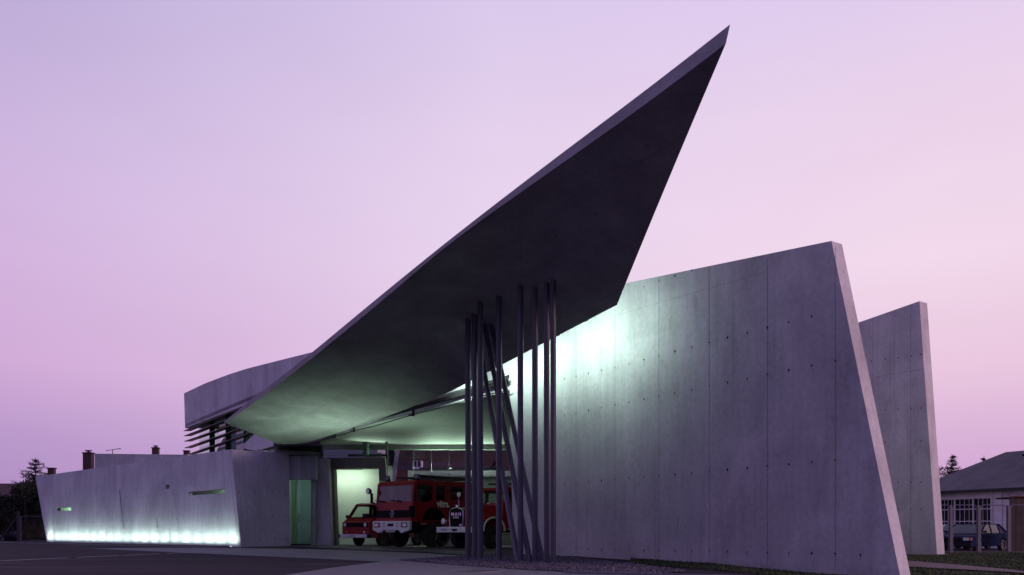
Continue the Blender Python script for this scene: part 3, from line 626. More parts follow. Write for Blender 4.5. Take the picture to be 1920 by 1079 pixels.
gp = V((9.5, 30, 0)); 
# ------------------------------------------------------------------ vehicles
def text_mesh(s, size, mat, parent, loc, rot, name='lettering', ext=.004, bold=0, sx=1):
    cu = bpy.data.curves.new(name, 'FONT'); cu.body = s; cu.size = size; cu.extrude = ext; cu.align_x = 'CENTER'; cu.align_y = 'CENTER'; cu.offset = bold
    o = bpy.data.objects.new(name+'_curve', cu); col.objects.link(o)
    dg = bpy.context.evaluated_depsgraph_get(); me = bpy.data.meshes.new_from_object(o.evaluated_get(dg)); bpy.data.objects.remove(o)
    me.name = name; me.materials.clear(); me.materials.append(mat)
    t = bpy.data.objects.new(name, me); col.objects.link(t); t.parent = parent; t.location = loc; t.rotation_euler = rot; t.scale = (sx, 1, 1); return t
FR = (R(90), 0, R(90))      # lettering on a face looking along +x
LF = (R(90), 0, R(180))     # lettering on the left (+y) side
def wheel(parent, x, y, r, wd_, rimr, side, hub=RIM):
    b = MB(); s = side
    b.lathe([(rimr, -wd_/2), (r*.93, -wd_/2), (r, -wd_*.36), (r, wd_*.36), (r*.93, wd_/2), (rimr, wd_/2)], (0,0,0), (0, 1, 0), 32)
    w_ = b.build('wheel', RUB, parent, (x, y, r))
    b = MB(); b.lathe([(0, s*wd_*.30), (rimr*.35, s*wd_*.34), (rimr*.4, s*wd_*.2), (rimr*.8, s*wd_*.22), (rimr, s*wd_*.46), (rimr*1.03, s*wd_*.40), (rimr, -s*wd_*.4)], (0,0,0), (0, 1, 0), 28)
    for k in range(6):
        a = k*math.pi/3; b.tube((math.cos(a)*rimr*.28, s*wd_*.30, math.sin(a)*rimr*.28), (math.cos(a)*rimr*.28, s*wd_*.40, math.sin(a)*rimr*.28), rimr*.05, 6)
    b.build('rim', hub, w_); return w_
def side_prism(b, prof, y0, y1, mi=0, holes=()):
    b.prism([V((x, y0, z)) for x, z in prof], (0, y1-y0, 0), mi, [[V((x, y0, z)) for x, z in h] for h in holes])
def arch(cx, r, z0, n=10):    # wheel arch points, from rear to front, along the sill z0
    a0 = math.asin(min(1, max(0, (z0-.0)/r))) if False else 0
    return [(cx+math.cos(t)*r, z0+math.sin(t)*r) for t in [math.pi*i/n for i in range(n+1)]]
def head(deg): return V((-math.sin(R(deg)), -math.cos(R(deg)), 0))
def vroot(name, corner, deg, W, **t):     # corner = world position of the front-left corner
    h = head(deg); l = V((-h.y, h.x, 0)); o = V(corner)-l*(W/2)
    return empty(name, o, math.atan2(h.y, h.x), **t)
def plate(parent, loc, w_, s, side=FR):
    b = MB(); b.box((0, 0, 0), (.012, w_, .11)); p = b.build('number_plate', WHT, parent, loc); text_mesh(s, .095, INK, p, (.009, 0, 0), FR, bold=.001, sx=w_/.52); return p

# ---- modern cab-over engine
def engine_cabover():
    W = 2.36; y = W/2
    t = vroot('fire_engine', XY(772.5, 36.9), 39, W, label='large modern red fire engine with white lettering on its side, beside the small van', category='fire engine')
    # hollow cab: roof, floor, pillars, panels
    b = MB()
    side = [(0, 1.18), (-.04, 1.62), (-.14, 2.56), (-.30, 2.69), (-3.6, 2.71), (-3.6, .95), (-2.12, .95)]+[(-1.35-.72*math.cos(math.pi*i/10), .95+.62*math.sin(math.pi*i/10)) for i in range(1, 10)]+[(-.62, .95), (-.02, .95)]
    wn = [[(-.42, 1.80), (-.30, 2.50), (-1.28, 2.50), (-1.28, 1.90), (-1.0, 1.80)], [(-1.50, 1.90), (-1.50, 2.50), (-2.10, 2.50), (-2.10, 1.90)], [(-2.42, 1.90), (-2.42, 2.50), (-3.3, 2.50), (-3.3, 1.90)]]
    for s in (-1, 1): side_prism(b, side, s*y, s*(y-.05), 0, wn)
    b.prism([V((-.14, y-.05, 2.56)), V((-.30, y-.05, 2.69)), V((-3.6, y-.05, 2.71)), V((-3.6, y-.05, 2.64)), V((-.3, y-.05, 2.62)), V((-.19, y-.05, 2.54))], (0, -2*y+.1, 0))
    # front panel with windscreen opening
    def fx(z): return -.0-.04*max(0, min(1, (z-1.18)/.44))-(.10*max(0, (z-1.62))/1.0)
    b.prism([V((fx(1.0), y-.05, .98)), V((fx(1.62), y-.05, 1.66)), V((fx(2.56), y-.05, 2.56)), V((fx(2.56), -y+.05, 2.56)), V((fx(1.62), -y+.05, 1.66)), V((fx(1.0), -y+.05, .98))], (-.05, 0, 0), 0,
            [[V((fx(1.80), y-.15, 1.82)), V((fx(2.5), y-.17, 2.47)), V((fx(2.5), -y+.17, 2.47)), V((fx(1.80), -y+.15, 1.82))]])
    b.box((-1.8, 0, 1.0), (3.5, 2*y-.12, .06)); b.box((-3.57, 0, 1.9), (.05, 2*y-.11, 1.7))
    b.build('cab', RED, t, bevel=.025)
    b = MB(); b.poly([V((fx(1.80)-.02, y-.15, 1.82)), V((fx(2.5)-.02, y-.17, 2.47)), V((fx(2.5)-.02, -y+.17, 2.47)), V((fx(1.80)-.02, -y+.15, 1.82))]); ws = b.build('windscreen', glassm('truck_glass', (.16, .19, .30), .06), t)
    for c_ in (.55, -.45):
        b = MB(); b.path([V((.0, c_, 1.79)), V((.02, c_-.5, 1.85))], .012, 6); b.bar(V((.0, c_-.15, 1.84)), V((.01, c_-.75, 1.87)), .02, .03); b.build('wiper', BLK, ws)
    for h in wn:
        for s in (-1, 1):
            b = MB(); b.poly([V((x, s*(y-.02), z)) for x, z in h]); b.build('side_window', CARGL, t)
    b = MB(); b.box((.0, 0, 1.30), (.08, 2.1, .30))
    for k in range(5): b.box((.045, 0, 1.19+k*.055), (.02, 2.06, .012))
    b.box((-.02, y-.02, 1.38), (.3, .06, .46)); b.box((-.02, -y+.02, 1.38), (.3, .06, .46)); gr = b.build('grille', BLK, t)
    b = MB(); n = 28; ring = [V((.062, math.cos(k*2*math.pi/n)*.125, 1.31+math.sin(k*2*math.pi/n)*.125)) for k in range(n+1)]; b.path(ring, .010, 6)
    for k in range(3):
        a = math.pi/2+k*2*math.pi/3; b.tube((.062, 0, 1.31), (.062, math.cos(a)*.12, 1.31+math.sin(a)*.12), .016, 6, r2=.005)
    b.build('emblem', CHR, gr)
    b = MB(); b.prism([V((.0, y+.0, .62)), V((.0, y, 1.00)), V((.0, -y, 1.00)), V((.0, -y, .62)), V((.0, -y+.5, .50)), V((.0, -.6, .52)), V((.0, -.5, .62)), V((.0, .5, .62)), V((.0, .6, .52)), V((.0, y-.5, .50))], (.16, 0, 0))
    bu = b.build('bumper', WHT, t, bevel=.03)
    for s in (-1, 1):
        b = MB(); b.box((.165, s*.86, .84), (.02, .38, .20)); b.build('headlight_housing', BLK, bu)
        b = MB(); b.box((.178, s*.90, .84), (.02, .22, .13)); b.build('headlight', LENS, bu)
        b = MB(); b.box((.178, s*.72, .84), (.02, .09, .13)); b.build('indicator', ORG, bu)
        b = MB(); b.tube((.15, s*.78, .58), (.19, s*.78, .58), .07, 16); b.build('fog_lamp', LENS, bu)
        for zz in (.78, .90): b = MB(); b.tube((.16, s*.42, zz), (.168, s*.42, zz), .03, 10); b.build('bolt_hole', BLK, bu)
    b = MB(); b.box((.163, 0, .84), (.012, .36, .11)); b.build('tow_slot', BLK, bu)
    plate(bu, (.17, 0, .60), .56, 'LÖ·ZW 90')
    # searchlight and mirror stalk on the right front corner
    b = MB(); b.path([V((.05, -y+.05, 1.75)), V((.08, -y-.18, 1.85)), V((.08, -y-.18, 2.2))], .03, 8); sl_ = b.build('mirror_stalk', BLK, t)
    b = MB(); b.box((.06, -y-.16, 1.98), (.06, .14, .44)); b.build('side_mirror', BLK, t, bevel=.02)
    b = MB(); b.lathe([(0, .10), (.12, .09), (.135, .04), (.10, -.08), (.04, -.13), (0, -.13)], (.14, -y-.24, 2.28), (1, 0, .1), 20); b.lathe([(.0, .105), (.11, .095)], (.14, -y-.24, 2.28), (1, 0, .1), 20, 1); b.build('searchlight', [BLK, LENS], t)
    b = MB(); b.box((-.05, y+.12, 2.0), (.05, .12, .38)); b.path([V((-.1, y, 2.3)), V((-.06, y+.12, 2.28)), V((-.05, y+.12, 1.7)), V((-.1, y, 1.7))], .014, 6); b.build('side_mirror', BLK, t)
    # roof gear: beacons, bar, ladder rack
    for s in (-1, 1):
        b = MB(); b.tube((-.55, s*.92, 2.70), (-.55, s*.92, 2.76), .12, 18, 0); b.lathe([(.105, .0), (.11, .12), (.09, .19), (0, .22)], (-.55, s*.92, 2.76), (0, 0, 1), 18, 1); b.build('beacon', [BLK, BLUEL], t)
    b = MB()
    for s in (-1, 1): b.bar(V((-.9, s*.7, 2.86)), V((-4.7, s*.7, 2.87)), .05, .07)
    for k in range(8): b.bar(V((-1.0-k*.46, -.7, 2.86)), V((-1.0-k*.46, .7, 2.86)), .03, .04)
    for k in (1, 4, 7):
        for s in (-1, 1): b.bar(V((-1.0-k*.46, s*.7, 2.7)), V((-1.0-k*.46, s*.7, 2.86)), .04, .04)
    b.path([V((-1.2, .35, 2.93)), V((-4.6, .35, 2.95))], .055, 10); b.path([V((-1.2, .1, 2.93)), V((-4.6, .1, 2.95))], .045, 10)
    b.build('roof_rack', STEELD, t)
    b = MB(); b.path([V((-.3, -.3, 2.7)), V((-.35, -.33, 3.0))], .008, 6); b.build('aerial', BLK, t)
    # rear body
    b = MB(); b.box((-4.15, 0, 1.88), (1.0, W, 1.66)); b.box((-4.15, 0, .85), (1.0, W-.1, .4)); b.build('rear_body', RED, t, bevel=.03)
    b = MB()
    for k in range(1):
        for q in range(13): b.box((-4.17, y+.006, 1.18+q*.105), (.82, .012, .085))
    b.build('roller_shutter', RIM, t)
    b = MB(); b.box((-2.4, 0, .72), (4.4, .8, .25)); b.box((-1.35, 0, .6), (.25, 1.9, .2)); b.box((-4.1, 0, .6), (.25, 1.9, .2)); b.box((-2.9, y-.2, .70), (.8, .3, .45)); b.build('chassis', BLK, t)
    # door lines, handles, seats
    b = MB()
    for x in (-.34, -1.39, -2.26, -3.36): b.box((x, y+.002, 1.85), (.012, .006, 1.75 if x < -2 or x > -1 else 1.0))
    b.box((-1.85, y+.002, 1.62), (3.3, .005, .012)); b.build('door_seam', BLK, t)
    for x in (-1.15, -2.45):
        b = MB(); b.box((x, y+.02, 1.52), (.18, .03, .05)); b.build('door_handle', BLK, t)
    b = MB()
    for s in (-1, 1): b.box((-1.3, s*.65, 1.4), (.5, .5, .35)); b.box((-1.5, s*.65, 1.8), (.14, .48, .7)); b.box((-1.5, s*.65, 2.25), (.1, .26, .2))
    b.box((-2.9, 0, 1.6), (.2, 2, .9)); b.build('seat', SEATM, t)
    b = MB(); b.path([V((-.55+math.cos(a)*.05, .62+math.sin(a)*.22, 1.78+math.cos(a)*.2)) for a in [k*math.pi/8 for k in range(17)]], .014, 6); b.build('steering_wheel', BLK, t)
    text_mesh('vitra.', .40, LETW, t, (-1.96, y+.008, 1.73), LF, bold=.014)
    for x in (-1.35, -4.1):
        for s in (-1, 1): w_ = wheel(t, x, s*(y-.17), .50, .30, .27, s); w_.location.z -= .09
    b = MB(); b.path([V((-1.35-.70*math.cos(math.pi*i/12), y-.01, .95+.60*math.sin(math.pi*i/12))) for i in range(13)], .03, 6); b.build('wheel_arch', BLK, t)
    b = MB(); b.box((-.3, y-.02, .8), (.4, .1, .35)); b.build('cab_step', BLK, t)
    t.scale = (1, 1, 1.06); t.location.z = .10
    return t
engine_cabover()

# ---- vintage bonneted engine
def engine_old():
    W = 2.3; y = W/2
    t = vroot('fire_engine', P(893, 1030, 34.6).xy.to_3d(), 45, W, label='old red bonneted fire engine with chrome-framed grille, behind the thin columns', category='fire engine')
    # bonnet: tapering rounded hood
    b = MB(); secs = []
    for x, hw, zt, zb_ in ((-.0, .44, 1.62, .88), (-.25, .48, 1.70, .86), (-.9, .62, 1.78, .86), (-1.55, .80, 1.84, .86)):
        secs.append([V((x, hw*c, zb_+(zt-zb_)*s_)) for c, s_ in ((1, 0), (1.02, .5), (.98, .78), (.80, .94), (.4, 1), (0, 1.02), (-.4, 1), (-.8, .94), (-.98, .78), (-1.02, .5), (-1, 0))])
    k = len(secs[0])
    b.add([p for s in secs for p in s], [(i*k+j, i*k+j+1, (i+1)*k+j+1, (i+1)*k+j) for i in range(len(secs)-1) for j in range(k-1)], 0, True)
    b.poly(secs[0]); b.build('bonnet', RED, t)
    b = MB()
    for s in (-1, 1):
        for q in range(7): b.box((-.62-q*.1, s*(.60+q*.022), 1.35), (.03, .02, .28))
    b.build('bonnet_vent', RED, t)
    # grille
    gp_ = [(-.40, .90), (-.43, 1.30), (-.41, 1.56), (-.30, 1.64), (0, 1.70), (.30, 1.64), (.41, 1.56), (.43, 1.30), (.40, .90), (0, .87)]
    b = MB(); b.prism([V((.0, a, c)) for a, c in gp_], (.05, 0, 0))
    for q in range(16): b.box((.055, -.36+q*.048, 1.24), (.012, .010, .60))
    gr = b.build('grille', BLK, t)
    b = MB(); b.path([V((.06, a, c)) for a, c in gp_+gp_[:1]], .028, 8); b.build('grille_frame', CHR, gr)
    text_mesh('M·A·N', .20, CHR, gr, (.075, 0, 1.42), FR, bold=.003, sx=1.15); text_mesh('DIESEL', .12, CHR, gr, (.075, 0, 1.29), FR, sx=1.2)
    b = MB(); b.lathe([(0, .14), (.05, .11), (.065, .05), (.03, 0)], (.03, 0, 1.70), (0, 0, 1), 12); b.box((.07, .27, .98), (.01, .16, .05)); b.build('bonnet_ornament', CHR, gr)
    # wings (fenders)
    for s in (-1, 1):
        b = MB(); prof = [(-.38, .72), (-.34, 1.02)]+[(-.95-.61*math.cos(math.pi*i/14), .78+.64*math.sin(math.pi*i/14)) for i in range(2, 15)][::1]
        cx, n = -1.0, 16
        o_, i_ = [], []
        for q in range(n+1):
            a = math.pi*(1.0-q/n); o_.append((cx+.78*math.cos(math.pi-a)*1.0, .72+.72*math.sin(a)**.8)); i_.append((cx+.60*math.cos(math.pi-a), .72+.56*math.sin(a)**.8))
        vs = []; 
        for (ox, oz) in o_: vs += [V((ox, s*.45, oz+.04)), V((ox, s*(y-.12), oz+.01)), V((ox, s*y, oz-.10*(oz > .8)))]
        b.add(vs, [(q*3+j, q*3+j+1, (q+1)*3+j+1, (q+1)*3+j) for q in range(n) for j in range(2)], 0, True)
        vs = []
        for (ox, oz), (ix, iz) in zip(o_, i_): vs += [V((ox, s*y, oz-.10*(oz > .8))), V((ix, s*y, iz))]
        b.add(vs, [(q*2, q*2+1, q*2+3, q*2+2) for q in range(n)], 0)
        # front apron between wing and bonnet
        b.add([V((-.22, s*.45, .86)), V((-.22, s*.45, 1.40)), V((-.40, s*(y-.1), 1.22)), V((-.30, s*(y-.04), .86))], [(0,1,2,3)]) 
        b.add([V((-.22, s*.45, 1.40)), V((-.40, s*(y-.1), 1.22)), V((-1.0, s*(y-.1), 1.42)), V((-1.0, s*.5, 1.48))], [(0,1,2,3)])
        wg = b.build('front_wing', RED, t)
        b = MB(); b.path([V((ix, s*(y+.01), iz)) for ix, iz in i_], .045, 8); b.build('wing_trim', CREAM, wg)
        b = MB(); b.lathe([(0, .06), (.09, .05), (.13, .02), (.14, -.03), (.10, -.12), (0, -.15)], (-.08, s*1.00, 1.12), (1, 0, 0), 20); b.lathe([(.125, .03), (.145, .02), (.145, -.01)], (-.08, s*1.00, 1.12), (1, 0, 0), 20, 1); b.build('headlight', [LENS, CHR], wg)
    b = MB(); b.box((.16, 0, .78), (.08, W-.02, .24)); bu = b.build('bumper', WHT, t, bevel=.03)
    plate(bu, (.21, -.62, .78), .5, 'LÖ·AC 94')
    b = MB(); b.box((.22, .05, .79), (.06, .34, .05)); b.tube((.2, .05, .76), (.28, .05, .76), .04, 8); b.build('tow_hook', BLK, bu)
    # cab, hollow
    x0, x1 = -1.55, -3.9
    def cside(s):
        b = MB(); side_prism(b, [(x0, .9), (x0, 1.86), (x0-.28, 2.50), (x1, 2.52), (x1, .80), (x0-.9, .80)], s*y*.97, s*(y*.97-.05), 0,
                             [[(x0-.16, 1.90), (x0-.36, 2.40), (x0-1.05, 2.40), (x0-1.05, 1.90)], [(x0-1.25, 1.90), (x0-1.25, 2.40), (x1+.2, 2.40), (x1+.2, 1.90)]]); return b
    b = MB(); q = cside(1); q2 = cside(-1); yy = y*.97-.05
    q.add(q2.v, q2.f); b = q
    b.prism([V((x0, yy, 1.0)), V((x0, yy, 1.86)), V((x0-.28, yy, 2.50)), V((x0-.28, -yy, 2.50)), V((x0, -yy, 1.86)), V((x0, -yy, 1.0))], (-.04, 0, 0), 0,
            [[V((x0-.02, yy-.08, 1.92)), V((x0-.24, yy-.12, 2.40)), V((x0-.24, -yy+.12, 2.40)), V((x0-.02, -yy+.08, 1.92))]])
    b.prism([V((x0-.22, yy, 2.48)), V((x0-.30, yy, 2.58)), V((x1, yy, 2.60)), V((x1, yy, 2.50))], (0, -2*yy, 0)); b.box(((x0+x1)/2, 0, .95), (x0-x1-.1, 2*yy, .08))
    b.build('cab', RED, t, bevel=.02)
    b = MB(); b.poly([V((x0-.03, yy-.08, 1.92)), V((x0-.25, yy-.12, 2.40)), V((x0-.25, -yy+.12, 2.40)), V((x0-.03, -yy+.08, 1.92))]); ws = b.build('windscreen', glassm('old_glass', (.8, .85, .8), .02), t)
    b = MB(); b.bar(V((x0-.02, 0, 1.90)), V((x0-.25, 0, 2.42)), .04, .04); b.bar(V((x0+.02, .05, 2.38)), V((x0-.15, .85, 2.38)), .05, .10); b.build('windscreen_pillar', BLK, ws)
    b = MB(); b.path([V((x0-.5+math.cos(a)*.10, .55+math.sin(a)*.23, 2.02+math.cos(a)*.21)) for a in [k*math.pi/9 for k in range(19)]], .014, 6)
    b.bar(V((x0-.6, .38, 1.88)), V((x0-.4, .72, 2.16)), .02, .02); b.build('steering_wheel', BLK, t)
    b = MB(); b.box((x0-1.2, 0, 1.35), (.5, 1.9, .4)); b.box((x0-1.45, 0, 1.6), (.1, 1.9, .5)); b.build('seat', SEATM, t)
    b = MB(); b.tube((x0-.7, .55, 2.60), (x0-.7, .55, 2.68), .16, 18, 0); b.lathe([(.12, 0), (.12, .12), (.09, .19), (0, .22)], (x0-.7, .55, 2.68), (0, 0, 1), 18, 1); b.build('beacon', [RED, BLUEL], t)
    b = MB(); b.path([V((-.95, -.95, 1.45)), V((-1.0, -1.05, 1.9)), V((-1.0, -1.05, 2.3))], .012, 6); b.lathe([(0, .02), (.10, .02), (.11, -.02), (0, -.04)], (-1.0, -1.05, 2.30), (1, 0, 0), 16, 1); b.build('side_mirror', [CHR, LENS], t)
    b = MB(); b.path([V((-1.3, .95, 1.62)), V((-1.3, 1.12, 1.9)), V((-1.3, 1.16, 2.15))], .012, 6); b.lathe([(0, .02), (.09, .02), (.10, -.02), (0, -.04)], (-1.3, 1.16, 2.12), (1, 0, 0), 16, 1); b.build('side_mirror', [CHR, LENS], t)
    b = MB(); b.lathe([(0, .04), (.04, .02), (.04, -.04), (0, -.05)], (x0+.03, .25, 1.90), (1, 0, 0), 10); b.build('marker_lamp', LENS, t)
    b = MB(); b.box((x1-1.9, 0, 1.70), (3.7, W, 1.7)); b.build('rear_body', RED, t, bevel=.04)
    b = MB(); b.box((-3.6, 0, .68), (6.8, .8, .24)); b.box((-1.0, 0, .55), (.22, 1.8, .18)); b.box((-5.6, 0, .55), (.22, 1.8, .18)); b.build('chassis', BLK, t)
    b = MB(); b.box((-2.2, y-.15, .62), (1.2, .3, .05)); b.build('running_board', CREAM, t)
    for x in (-1.0, -5.6):
        for s in (-1, 1): wheel(t, x, s*(y-.17), .47, .28, .22, s)
    b = MB()
    for s in (-.4, .4): b.bar(V((x0-.6, s, 2.78)), V((-7, s, 2.80)), .05, .07)
    for k in range(14): b.bar(V((x0-.7-k*.35, -.4, 2.78)), V((x0-.7-k*.35, .4, 2.78)), .03, .03)
    for k in (0, 6, 12):
        for s in (-.4, .4): b.bar(V((x0-.9-k*.35, s, 2.5)), V((x0-.9-k*.35, s, 2.78)), .04, .04)
    b.build('ladder', RIM, t)
    return t
engine_old()

# ---- small red van
def van():
    W = 1.84; y = W/2
    t = vroot('van', P(692, 1025, 40.3).xy.to_3d(), 37, W, label='small red van with a white bumper in front of the bright portal', category='van')
    def arc(cx): return [(cx-.36*math.cos(math.pi*i/8), .42+.36*math.sin(math.pi*i/8)) for i in range(9)]
    prof = [(0, .36), (.02, 1.04), (-.12, 1.14), (-.26, 1.22), (-.86, 1.90), (-1.1, 1.97), (-4.3, 1.97), (-4.5, 1.2), (-4.52, .36), (-3.75, .36)]+arc(-3.4)+[(-3.0, .36), (-1.35, .36)]+arc(-.95)[0:0]+[(-1.30, .42)]+arc(-.94)+[(-.58, .36)]
    # side sheets with window openings, hollow inside
    wn = [[(-.52, 1.28), (-.98, 1.80), (-1.75, 1.80), (-1.75, 1.28)], [(-1.95, 1.28), (-1.95, 1.80), (-2.9, 1.80), (-2.9, 1.28)], [(-3.05, 1.28), (-3.05, 1.80), (-4.1, 1.80), (-4.1, 1.28)]]
    sp_ = [(0, .36), (.02, 1.04), (-.26, 1.22), (-.86, 1.90), (-1.1, 1.97), (-4.3, 1.97), (-4.5, 1.2), (-4.52, .36), (-3.77, .36)]+[(-3.4-.37*math.cos(math.pi*i/8), .36+.40*math.sin(math.pi*i/8)) for i in range(1, 8)]+[(-3.03, .36), (-1.32, .36)]+[(-.95-.37*math.cos(math.pi*i/8), .36+.40*math.sin(math.pi*i/8)) for i in range(1, 8)]+[(-.58, .36)]
    b = MB()
    for s in (-1, 1): side_prism(b, sp_, s*y, s*(y-.04), 0, wn)
    yy = y-.04
    def strip(pts, th_=.03, hole=None):
        for (xa, za), (xb, zb2) in zip(pts, pts[1:]): b.add([V((xa, yy, za)), V((xb, yy, zb2)), V((xb, -yy, zb2)), V((xa, -yy, za))], [(0,1,2,3)])
    strip([(0, .36), (.02, 1.04), (-.26, 1.22), (-.31, 1.277)]); strip([(-.80, 1.832), (-.86, 1.90), (-1.1, 1.97), (-4.3, 1.97)]); strip([(-4.3, 1.97), (-4.32, 1.88)]); strip([(-4.5, 1.2), (-4.52, .36)])
    for s in (-1, 1):
        b.add([V((-.31, s*yy, 1.277)), V((-.80, s*yy, 1.832)), V((-.80, s*(yy-.12), 1.832)), V((-.31, s*(yy-.08), 1.277))], [(0,1,2,3)])
    b.box((-2.3, 0, .5), (4.4, 2*yy-.02, .05)); b.box((-.35, 0, 1.12), (.4, 2*yy-.04, .12))
    b.build('body', REDV, t)
    b = MB(); b.poly([V((-.31, yy-.08, 1.277)), V((-.80, yy-.12, 1.832)), V((-.80, -yy+.12, 1.832)), V((-.31, -yy+.08, 1.277))]); ws = b.build('windscreen', glassm('van_glass', (.85, .9, .85), .01), t)
    b = MB(); e = .03
    fr_ = [V((-.31+e, yy-.08, 1.277)), V((-.80+e, yy-.12, 1.832)), V((-.80+e, -yy+.12, 1.832)), V((-.31+e, -yy+.08, 1.277))]; b.path(fr_+fr_[:1], .022, 6)
    b.path([V((-.30, .1, 1.28)), V((-.36, .62, 1.38))], .014, 6); b.build('windscreen_seal', BLK, ws)
    for h in wn:
        for s in (-1, 1):
            b = MB(); b.poly([V((x, s*(y-.02), z)) for x, z in h]); b.build('side_window', MATS['van_glass'], t)
    b = MB(); b.box((.035, 0, .95), (.03, 1.30, .19))
    for q in range(4): b.box((.055, 0, .89+q*.042), (.012, 1.28, .01))
    gr = b.build('grille', BLK, t)
    b = MB(); n = 20; b.path([V((.066, math.cos(k*2*math.pi/n)*.085, .95+math.sin(k*2*math.pi/n)*.085)) for k in range(n+1)], .007, 6); b.path([V((.066, -.05, 1.01)), V((.066, -.02, .90)), V((.066, 0, .95)), V((.066, .02, .90)), V((.066, .05, 1.01))], .006, 6); b.build('emblem', BLK, gr)
    for s in (-1, 1):
        b = MB(); b.box((.03, s*.74, .95), (.03, .24, .19)); b.build('headlight_surround', BLK, t)
        b = MB(); b.lathe([(0, .05), (.06, .045), (.085, .03), (.09, 0)], (.035, s*.70, .95), (1, 0, 0), 20); b.build('headlight', LENS, t)
        b = MB(); b.box((.035, s*.62, .62), (.02, .14, .08)); b.build('fog_lamp', LENS if s > 0 else ORG, t)
    b = MB(); b.box((.10, 0, .45), (.12, W+.06, .16)); bu = b.build('bumper', WHT, t, bevel=.03); b = MB(); b.box((.10, y+.10, .45), (.16, .16, .16)); b.box((.10, -y-.06, .45), (.16, .08, .16)); b.build('bumper_end', BLK, bu, bevel=.02)
    plate(bu, (.17, -.05, .45), .52, 'LÖ·PL 91')
    b = MB()
    for s in (-1, 1): b.box((-.95, s*.5, .95), (.45, .45, .3)); b.box((-1.15, s*.5, 1.2), (.1, .42, .55))
    b.build('seat', SEATM, t)
    b = MB(); b.path([V((-.6+math.cos(a)*.12, .48+math.sin(a)*.19, 1.25+math.cos(a)*.12)) for a in [k*math.pi/8 for k in range(17)]], .012, 6); b.build('steering_wheel', BLK, t)
    b = MB(); b.box((-.35, -y-.06, 1.33), (.08, .12, .14)); b.box((-.35, y+.08, 1.33), (.08, .14, .16)); b.build('side_mirror', BLK, t)
    b = MB(); b.path([V((-1.2, -.1, 1.97)), V((-1.25, -.1, 2.2))], .008, 5); b.build('aerial', BLK, t)
    b = MB(); b.box((-1.9, y+.002, .95), (.012, .006, 1.0)); b.box((-.62, y+.002, .85), (.012, .006, .7)); b.box((-2.3, y+.002, 1.2), (4.1, .005, .012)); b.build('door_seam', BLK, t)
    b = MB(); b.box((-1.7, y+.02, 1.1), (.14, .03, .04)); b.build('door_handle', BLK, t)
    b = MB(); b.box((-2.3, 0, .42), (4.0, 1.2, .12)); b.build('chassis', BLK, t)
    for x in (-.95, -3.4):
        for s in (-1, 1): wheel(t, x, s*(y-.12), .33, .2, .19, s)
    t.scale = (1, 1, 1.07)
van()
# ---- parked cars
def car(corner, deg, paint, label, z=0, name='parked_car', hatch=True):
    W = 1.66; y = W/2; t = vroot(name, corner, deg, W, label=label, category='car'); t.location.z = z; t.scale = (1, 1, .92)
    lowp = [(0, .22), (.02, .50), (-.02, .66), (-.10, .74), (-1.05, .88), (-3.75, .90), (-4.02, .84), (-4.06, .5), (-4.0, .24), (-3.66, .24)]+[(-3.3-.35*math.cos(math.pi*i/8), .24+.40*math.sin(math.pi*i/8)) for i in range(1, 8)]+[(-2.95, .24), (-1.15, .22)]+[(-.78-.35*math.cos(math.pi*i/8), .24+.40*math.sin(math.pi*i/8)) for i in range(1, 8)]+[(-.42, .22)]
    b = MB(); side_prism(b, lowp, y, -y); b.build('body', paint, t, bevel=.05)
    # greenhouse: roof, pillars
    yr = y-.16; yb = y-.05
    bl, br = (-1.0, .89), (-3.85, .90); rl, rr = (-1.72, 1.33), (-3.15, 1.34)
    b = MB(); b.prism([V((rl[0], yr, 1.33)), V((rr[0], yr, 1.34)), V((rr[0], -yr, 1.34)), V((rl[0], -yr, 1.33))], (0, 0, .04))
    for s in (-1, 1):
        for a, c in ((bl, rl), (br, rr)): b.bar(V((a[0], s*yb, a[1])), V((c[0], s*yr, c[1]+.01)), .07, .05)
        for xb, xt in ((-2.15, -2.15), (-3.05, -2.95)): b.bar(V((xb, s*yb, .9)), V((xt, s*yr, 1.34)), .06, .04, up=(0, 1, 0))
    b.build('roof', paint, t, bevel=.02)
    b = MB(); b.poly([V((bl[0], yb, .89)), V((rl[0], yr, 1.34)), V((rl[0], -yr, 1.34)), V((bl[0], -yb, .89))]); b.build('windscreen', CARGL, t)
    b = MB(); b.poly([V((br[0], yb, .9)), V((rr[0], yr, 1.34)), V((rr[0], -yr, 1.34)), V((br[0], -yb, .9))]); b.build('rear_window', CARGL, t)
    for s in (-1, 1):
        b = MB(); b.poly([V((bl[0]-.05, s*(yb-.01), .90)), V((rl[0]-.02, s*(yr-.005), 1.33)), V((rr[0], s*(yr-.005), 1.33)), V((br[0]+.05, s*(yb-.01), .90))]); b.build('side_window', CARGL, t)
    b = MB(); b.box((.02, 0, .60), (.04, .95, .13)); b.build('grille', BLK, t)
    b = MB(); b.box((.03, 0, .34), (.12, W+.02, .20)); b.build('bumper', BLK, t, bevel=.03)
    for s in (-1, 1):
        b = MB(); b.box((.02, s*.60, .61), (.05, .26, .14)); b.build('headlight', LENS, t)
        b = MB(); b.box((.0, s*.78, .61), (.07, .09, .14)); b.build('indicator', ORG, t)
        b = MB(); b.box((-1.15, s*(y+.07), .97), (.1, .14, .11)); b.build('side_mirror', BLK, t)
    b = MB()
    for s in (-1, 1):
        for x in (-1.9, -3.0): b.box((x, s*.38, .70), (.5, .48, .2)); b.box((x-.25, s*.38, .92), (.1, .46, .45))
    b.build('seat', SEATM, t)
    b = MB(); b.box((-1.95, y+.001, .6), (.008, .006, .55)); b.box((-3.0, y+.001, .65), (.008, .006, .45)); b.build('door_seam', BLK, t)
    for x in (-.78, -3.3):
        for s in (-1, 1): wheel(t, x, s*(y-.10), .29, .18, .18, s)
    return t
